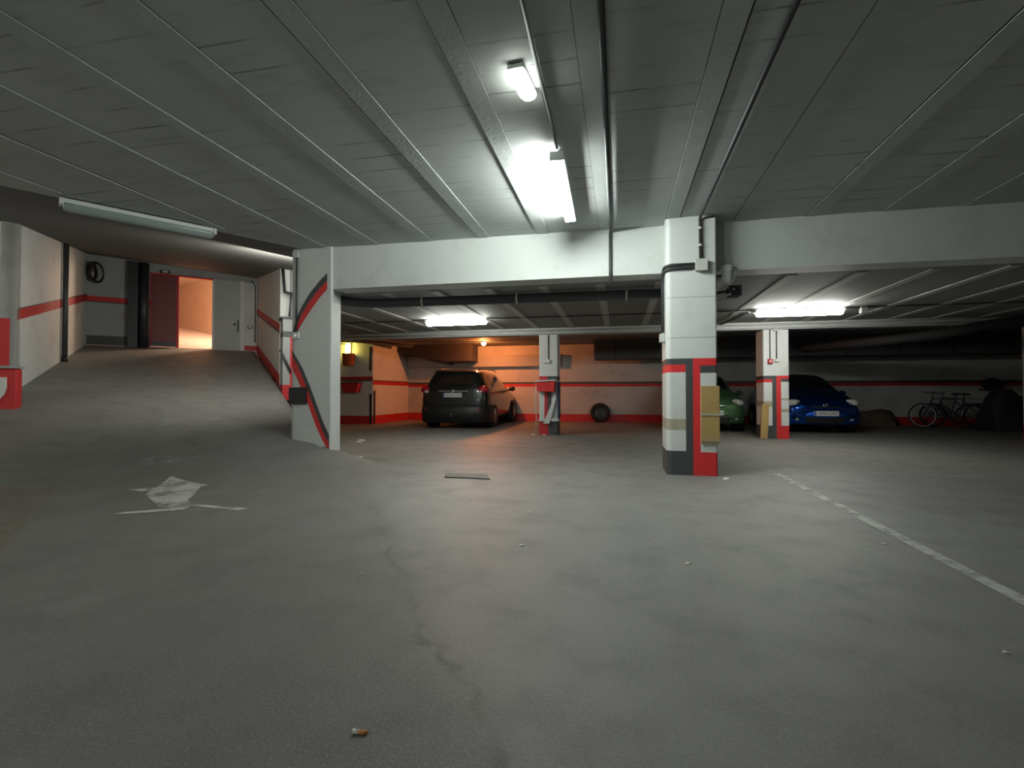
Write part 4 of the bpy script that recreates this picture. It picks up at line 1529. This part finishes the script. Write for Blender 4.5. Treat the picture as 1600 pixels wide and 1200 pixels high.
def bicycle(label, loc, rot, white_rim, group=None):
    r = thing('bicycle', label, 'bicycle', loc, group, rotz=rot, world=False)
    for k, wx in enumerate((0.0, 1.03)):
        mb = MB()
        mb.torus((wx, 0, .335), (0, 1, 0), .315, .02, 36, 8)
        w = mb.build('wheel', 'rubber', r)
        mb = MB()
        mb.torus((wx, 0, .335), (0, 1, 0), .287, .013, 36, 6)
        mb.build('rim', 'plate' if (k == 0 and white_rim) else 'dark', w)
        mb = MB()
        for s in range(14):
            a = 2 * pi * s / 14
            mb.tube([(wx, .02 * (-1) ** s, .335), (wx + .285 * cos(a), 0, .335 + .285 * sin(a))], .0022, 4)
        mb.tube([(wx, -.05, .335), (wx, .05, .335)], .02, 8)
        mb.build('spokes', 'steel', w)
    mb = MB()
    bb, seat, head, ht = (.60, 0, .28), (.72, 0, .78), (.22, 0, .80), (.18, 0, .68)
    for a, b, rr in ((bb, seat, .016), (seat, head, .015), (bb, ht, .018)):
        mb.tube([a, b], rr, 8)
    for sd in (-1, 1):
        mb.tube([(1.03, sd * .06, .335), (.60, sd * .03, .28)], .009, 6)
        mb.tube([(1.03, sd * .06, .335), (.71, sd * .02, .74)], .008, 6)
        mb.tube([(0, sd * .05, .335), (.16, sd * .04, .62), (.185, 0, .68)], .011, 6)
    mb.tube([ht, head], .018, 8)
    mb.build('frame', 'dark', r)
    mb = MB()
    mb.tube([(.22, 0, .80), (.235, 0, .93), (.20, 0, .95)], .013, 8)
    mb.tube([(.12, -.30, .99), (.19, -.22, .95), (.20, 0, .95), (.19, .22, .95), (.12, .30, .99)], .013, 8)
    mb.build('handlebar', 'dark', r)
    mb = MB()
    mb.tube([(.72, 0, .78), (.74, 0, .90)], .012, 8)
    mb.ball((.74, 0, .92), .13, .07, .03)
    mb.build('saddle', 'black', r)
    mb = MB()
    mb.torus((.60, -.05, .28), (0, 1, 0), .085, .008, 20, 6)
    mb.tube([(.60, -.05, .28), (.62, -.08, .12)], .01, 6)
    mb.tube([(.60, .05, .28), (.58, .08, .44)], .01, 6)
    mb.box(.57, -.15, .105, .67, -.07, .125)
    mb.box(.53, .07, .43, .63, .15, .45)
    mb.build('crankset', 'dark', r)
    return r


bicycle('bicycle with a shiny front rim, first from the brown tarpaulin by the back wall', (8.05, 15.75, 0), radians(-8), True)
bicycle('dark bicycle leaning close behind the one with the shiny rim', (8.55, 16.25, 0), radians(-4), False)


def scooter(label, loc, rot, shield):
    r = thing('motor_scooter', label, 'motor scooter', loc, rotz=rot, world=False)
    for wx in (0, 1.28):
        mb = MB()
        mb.torus((wx, 0, .25), (0, 1, 0), .19, .06, 28, 10)
        w = mb.build('wheel', 'rubber', r)
        mb = MB()
        mb.lathe([(.14, -.04), (.13, .0), (.14, .04), (.05, .06), (0, .06)], (wx, 0, .25), (0, 1, 0), 18)
        mb.build('rim', 'steel', w)
    # bodywork: leg shield, floor, tail
    mb = MB()
    sec = [(-.18, .10, .42, .16), (-.02, .18, .50, .72), (.16, .22, .42, .92), (.26, .20, .32, .86), (.36, .17, .26, .36), (.60, .17, .26, .34), (.72, .19, .28, .68), (.95, .19, .36, .78), (1.30, .17, .46, .80), (1.55, .08, .58, .76)]
    rows = []
    for x, hw, z0, z1 in sec:
        if z1 < z0:
            z0, z1 = z1 + .3, z0 + .1
        zc, hz = (z0 + z1) / 2, (z1 - z0) / 2
        rows.append([(x, hw * cos(t), zc + hz * sin(t)) for t in [2 * pi * k / 14 for k in range(14)]])
    mb.grid(rows, 0, True, close=True)
    mb.face(rows[0]); mb.face(rows[-1])
    mb.build('bodywork', 'scooter', r)
    mb = MB()
    mb.tube([(0, .09, .25), (.05, .08, .5), (.13, 0, .9), (.15, 0, 1.02)], .025, 8)
    mb.tube([(.22, -.33, 1.03), (.16, -.2, 1.04), (.15, 0, 1.0), (.16, .2, 1.04), (.22, .33, 1.03)], .018, 8)
    mb.build('handlebar', 'black', r)
    for sd in (-1, 1):
        mb = MB()
        mb.tube([(.17, sd * .24, 1.04), (.13, sd * .30, 1.20)], .007, 6)
        mb.ball((.13, sd * .31, 1.23), .025, .065, .045)
        mb.build('mirror', 'black', r)
    mb = MB()
    mb.ball((1.02, 0, .82), .36, .15, .07, 16, 10)
    mb.build('seat', 'blackcloth', r)
    mb = MB()
    mb.ball((.0, 0, .82), .07, .09, .07)
    mb.build('headlamp', 'lens', r)
    if shield:
        mb = MB()
        mb.grid([[(.06 + .10 * v, .24 * (1 - .25 * v) * u, .98 + .34 * v - .05 * u * u) for u in (-1, -.5, 0, .5, 1)] for v in (0, .33, .66, 1)])
        o = mb.build('windshield', 'glass', r)
        o.modifiers.new('t', 'SOLIDIFY').thickness = .006
    mb = MB()
    mb.tube([(.95, .16, .25), (1.2, .19, .28), (1.6, .19, .36)], .045, 10)
    mb.build('exhaust', 'dark', r)
    return r


# the thing under a black cover, and a tall dark scooter at the end
cvr = MB()
rows = []
for i in range(9):
    t = i / 8
    x = 9.05 + 0.85 * t
    h = 0.60 + 0.45 * sin(pi * min(1, t * 1.15)) ** 0.7
    rows.append([(x, 15.0 + .36 * cos(a) * (1 + .06 * sin(5 * a + i)), max(.003, h * (1.15 * sin(a)) if sin(a) < .87 else h)) for a in [pi * k / 12 for k in range(13)]])
cvr.grid(rows, 0, True)
cvr.face(rows[0]); cvr.face(rows[-1])
tag(cvr.build('covered_motorbike', 'blackcloth'), 'rounded heap under a black cover between the bicycles and the motor scooter', 'covered motorbike')
scooter('dark motor scooter with raised windshield by the grey pillar with red foot', (10.12, 14.6, 0), radians(78), True)
hb = MB()
hb.ball((10.15, 16.55, 1.2), .26, .18, .17, 18, 12)
hb.box(10.0, 16.56, 1.03, 10.3, 16.84, 1.07)
tag(hb.build('helmet_bag', 'blackcloth'), 'dark rounded bag resting on a wall bracket above the motor scooter', 'bag')


# ------------------------------------------------------------------ floor paint, cover, litter
def floor_strip(name, pts, w, m, z=0.004):
    mb = MB()
    for (x0, y0), (x1, y1) in zip(pts, pts[1:]):
        d = (Vector((x1, y1)) - Vector((x0, y0))).normalized()
        n = Vector((-d.y, d.x)) * w / 2
        mb.face([(x0 + n.x, y0 + n.y, z), (x0 - n.x, y0 - n.y, z), (x1 - n.x, y1 - n.y, z), (x1 + n.x, y1 + n.y, z)])
    return mb.build(name, m, kind='structure')


floor_strip('floor_line', [(1.80, 6.78), (1.80, -1.0)], 0.085, 'line')
floor_strip('floor_line', [(1.72, 6.76), (4.3, 6.66), (9.0, 6.5)], 0.07, 'linefaint')
floor_strip('floor_line', [(-6.6, 12.35), (-1.9, 11.95), (2.7, 11.95), (9.5, 11.7)], 0.07, 'linefaint')
mb = MB()


def slab(mb, pts, z=0.004):
    top = [(x, y, zz + z) for x, y, zz in pts]
    bot = [(x, y, zz - 0.002) for x, y, zz in pts]
    mb.face(top)
    n = len(pts)
    for i in range(n):
        j = (i + 1) % n
        mb.face([bot[i], bot[j], top[j], top[i]])


def G(x, y):
    a, c = x * AX + y * AY, x * EX + y * EY
    return max(0.0, ramp_z(a, c) if a > 5.4 else 0.0)


def gpatch(mb, poly, n=5, z=0.004):
    """four-cornered painted patch that follows the ground"""
    p = [Vector((x, y)) for x, y in poly]
    for i in range(n):
        for j in range(n):
            q = []
            for u, v in ((i, j), (i + 1, j), (i + 1, j + 1), (i, j + 1)):
                t = p[0].lerp(p[1], u / n).lerp(p[3].lerp(p[2], u / n), v / n)
                q.append((t.x, t.y, G(t.x, t.y) + z))
            mb.face(q)


gpatch(mb, [(-4.62, 4.00), (-4.30, 4.33), (-4.25, 4.24), (-4.45, 3.98)])
gpatch(mb, [(-4.70, 4.55), (-4.16, 4.40), (-3.78, 3.86), (-4.28, 3.86)])
gpatch(mb, [(-4.16, 4.42), (-4.08, 4.38), (-4.15, 4.18), (-4.22, 4.24)])
gpatch(mb, [(-4.25, 3.86), (-3.80, 3.86), (-3.48, 3.55), (-3.72, 3.50)])
gpatch(mb, [(-3.62, 3.62), (-3.48, 3.66), (-2.98, 3.62), (-3.02, 3.54)])
gpatch(mb, [(-3.92, 3.18), (-3.86, 3.30), (-3.50, 3.58), (-3.45, 3.46)])
mb.build('floor_arrow_marking', 'arrow', kind='structure')
mb = MB()
gpatch(mb, [(-5.5, 4.85), (-5.05, 5.32), (-4.75, 5.05), (-5.2, 4.65)])
gpatch(mb, [(-6.6, 6.2), (-6.1, 6.8), (-5.8, 6.5), (-6.3, 5.9)])
mb.build('floor_scuff_marking', 'scuff', kind='structure')
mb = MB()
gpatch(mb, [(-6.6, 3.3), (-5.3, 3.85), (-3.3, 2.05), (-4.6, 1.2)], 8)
mb.build('floor_painted_light', 'lightpool', kind='structure')  # warm light at the left edge, painted onto the floor
cov = thing('drain_cover', 'flat rectangular iron drain cover set in the floor before the big pillar', 'drain cover', (-1.7, 5.6, 0))
mb = MB()
mb.hexa([(-1.93, 5.42, 0.0005), (-1.40, 5.40, 0.0005), (-1.52, 5.74, 0.0005), (-2.02, 5.72, 0.0005), (-1.92, 5.43, 0.006), (-1.41, 5.41, 0.006), (-1.53, 5.73, 0.006), (-2.01, 5.71, 0.006)])
mb.build('lid', 'asphaltlid', cov)
mb = MB()
mb.tube([(-1.92, 5.40, .006), (-1.72, 5.395, .009), (-1.39, 5.385, .006)], .006, 6)
mb.build('lip', 'crack', cov)

ci = thing('cigarette_butt', 'cigarette butt with orange filter on the bare asphalt', 'cigarette butt', (-0.71, 1.31, 0))
mb = MB()
mb.tube([(-0.716, 1.305, .006), (-0.689, 1.309, .006)], .0058, 10)
mb.build('filter', 'cork', ci)
mb = MB()
mb.tube([(-0.712, 1.306, .006), (-0.727, 1.304, .0062), (-0.731, 1.309, .0095)], [.0061, .0062, .004], 10)
mb.build('paper_end', 'paper', ci)


def scrap(x, y, s, label, rot=0.0, seed=0, z=None):
    rnd = random.Random(seed)
    mb = MB()
    z0 = (G(x, y) if z is None else z) + 0.0015
    nn = 7
    pts = []
    for k in range(nn):
        a = 2 * pi * k / nn + rot
        rr = s * rnd.uniform(.55, 1.0)
        pts.append((x + rr * cos(a), y + rr * .7 * sin(a), z0 + s * rnd.uniform(0.0, .35)))
    c = (x, y, z0 + s * .35)
    for k in range(nn):
        mb.face([pts[k], pts[(k + 1) % nn], c])
    bt = [(p[0], p[1], z0 - .001) for p in pts]
    mb.face(list(reversed(bt)))
    for k in range(nn):
        j = (k + 1) % nn
        mb.face([bt[k], bt[j], pts[j], pts[k]])
    return tag(mb.build('paper_scrap', 'paper'), label, 'litter', 'paper scraps on the floor')


SC = [(-3.74, 6.82, .07, 'crumpled pale scrap in front of the wide striped pillar foot'),
      (-5.0, 9.2, .09, 'pale scrap just behind the wide striped pillar'),
      (-4.9, 8.9, .08, 'flat pale scrap behind the wide striped pillar, nearer one'),
      (-3.55, 7.89, .035, 'tiny white scrap on the floor between striped pillar and black car'),
      (-0.71, 3.97, .022, 'tiny white scrap on the floor straight below the strip lamp'),
      (-0.6, 3.11, .02, 'tiny pale scrap in the middle of the floor'),
      (-1.30, 4.31, .016, 'tiny dark edged scrap nearer the drain cover'),
      (-1.32, 2.45, .014, 'tiny white scrap on the darker asphalt toward the cigarette butt'),
      (1.14, 5.93, .055, 'crumpled white scrap at the foot of the big pillar'),
      (0.19, 3.42, .016, 'tiny white scrap on the floor between drain cover and parking line'),
      (0.37, 2.97, .02, 'small pale scrap left of the wet looking floor patch'),
      (1.62, 3.61, .018, 'small pale scrap beside the slanting parking line'),
      (1.38, 2.2, .016, 'tiny white scrap at the near end of the parking line')]
for k, (x, y, s, lab) in enumerate(SC):
    scrap(x, y, s, lab, k, k)
for o in A_ITEMS:
    o.location.x -= 0.045
    o.location.y += 0.32
scrap(-1.90, 11.3, .07, 'pale scrap at the foot of the pillar with the red box', 1, 40)
scrap(-1.66, 11.28, .05, 'white scrap by the red foot of the pillar with the red box', 2, 41)
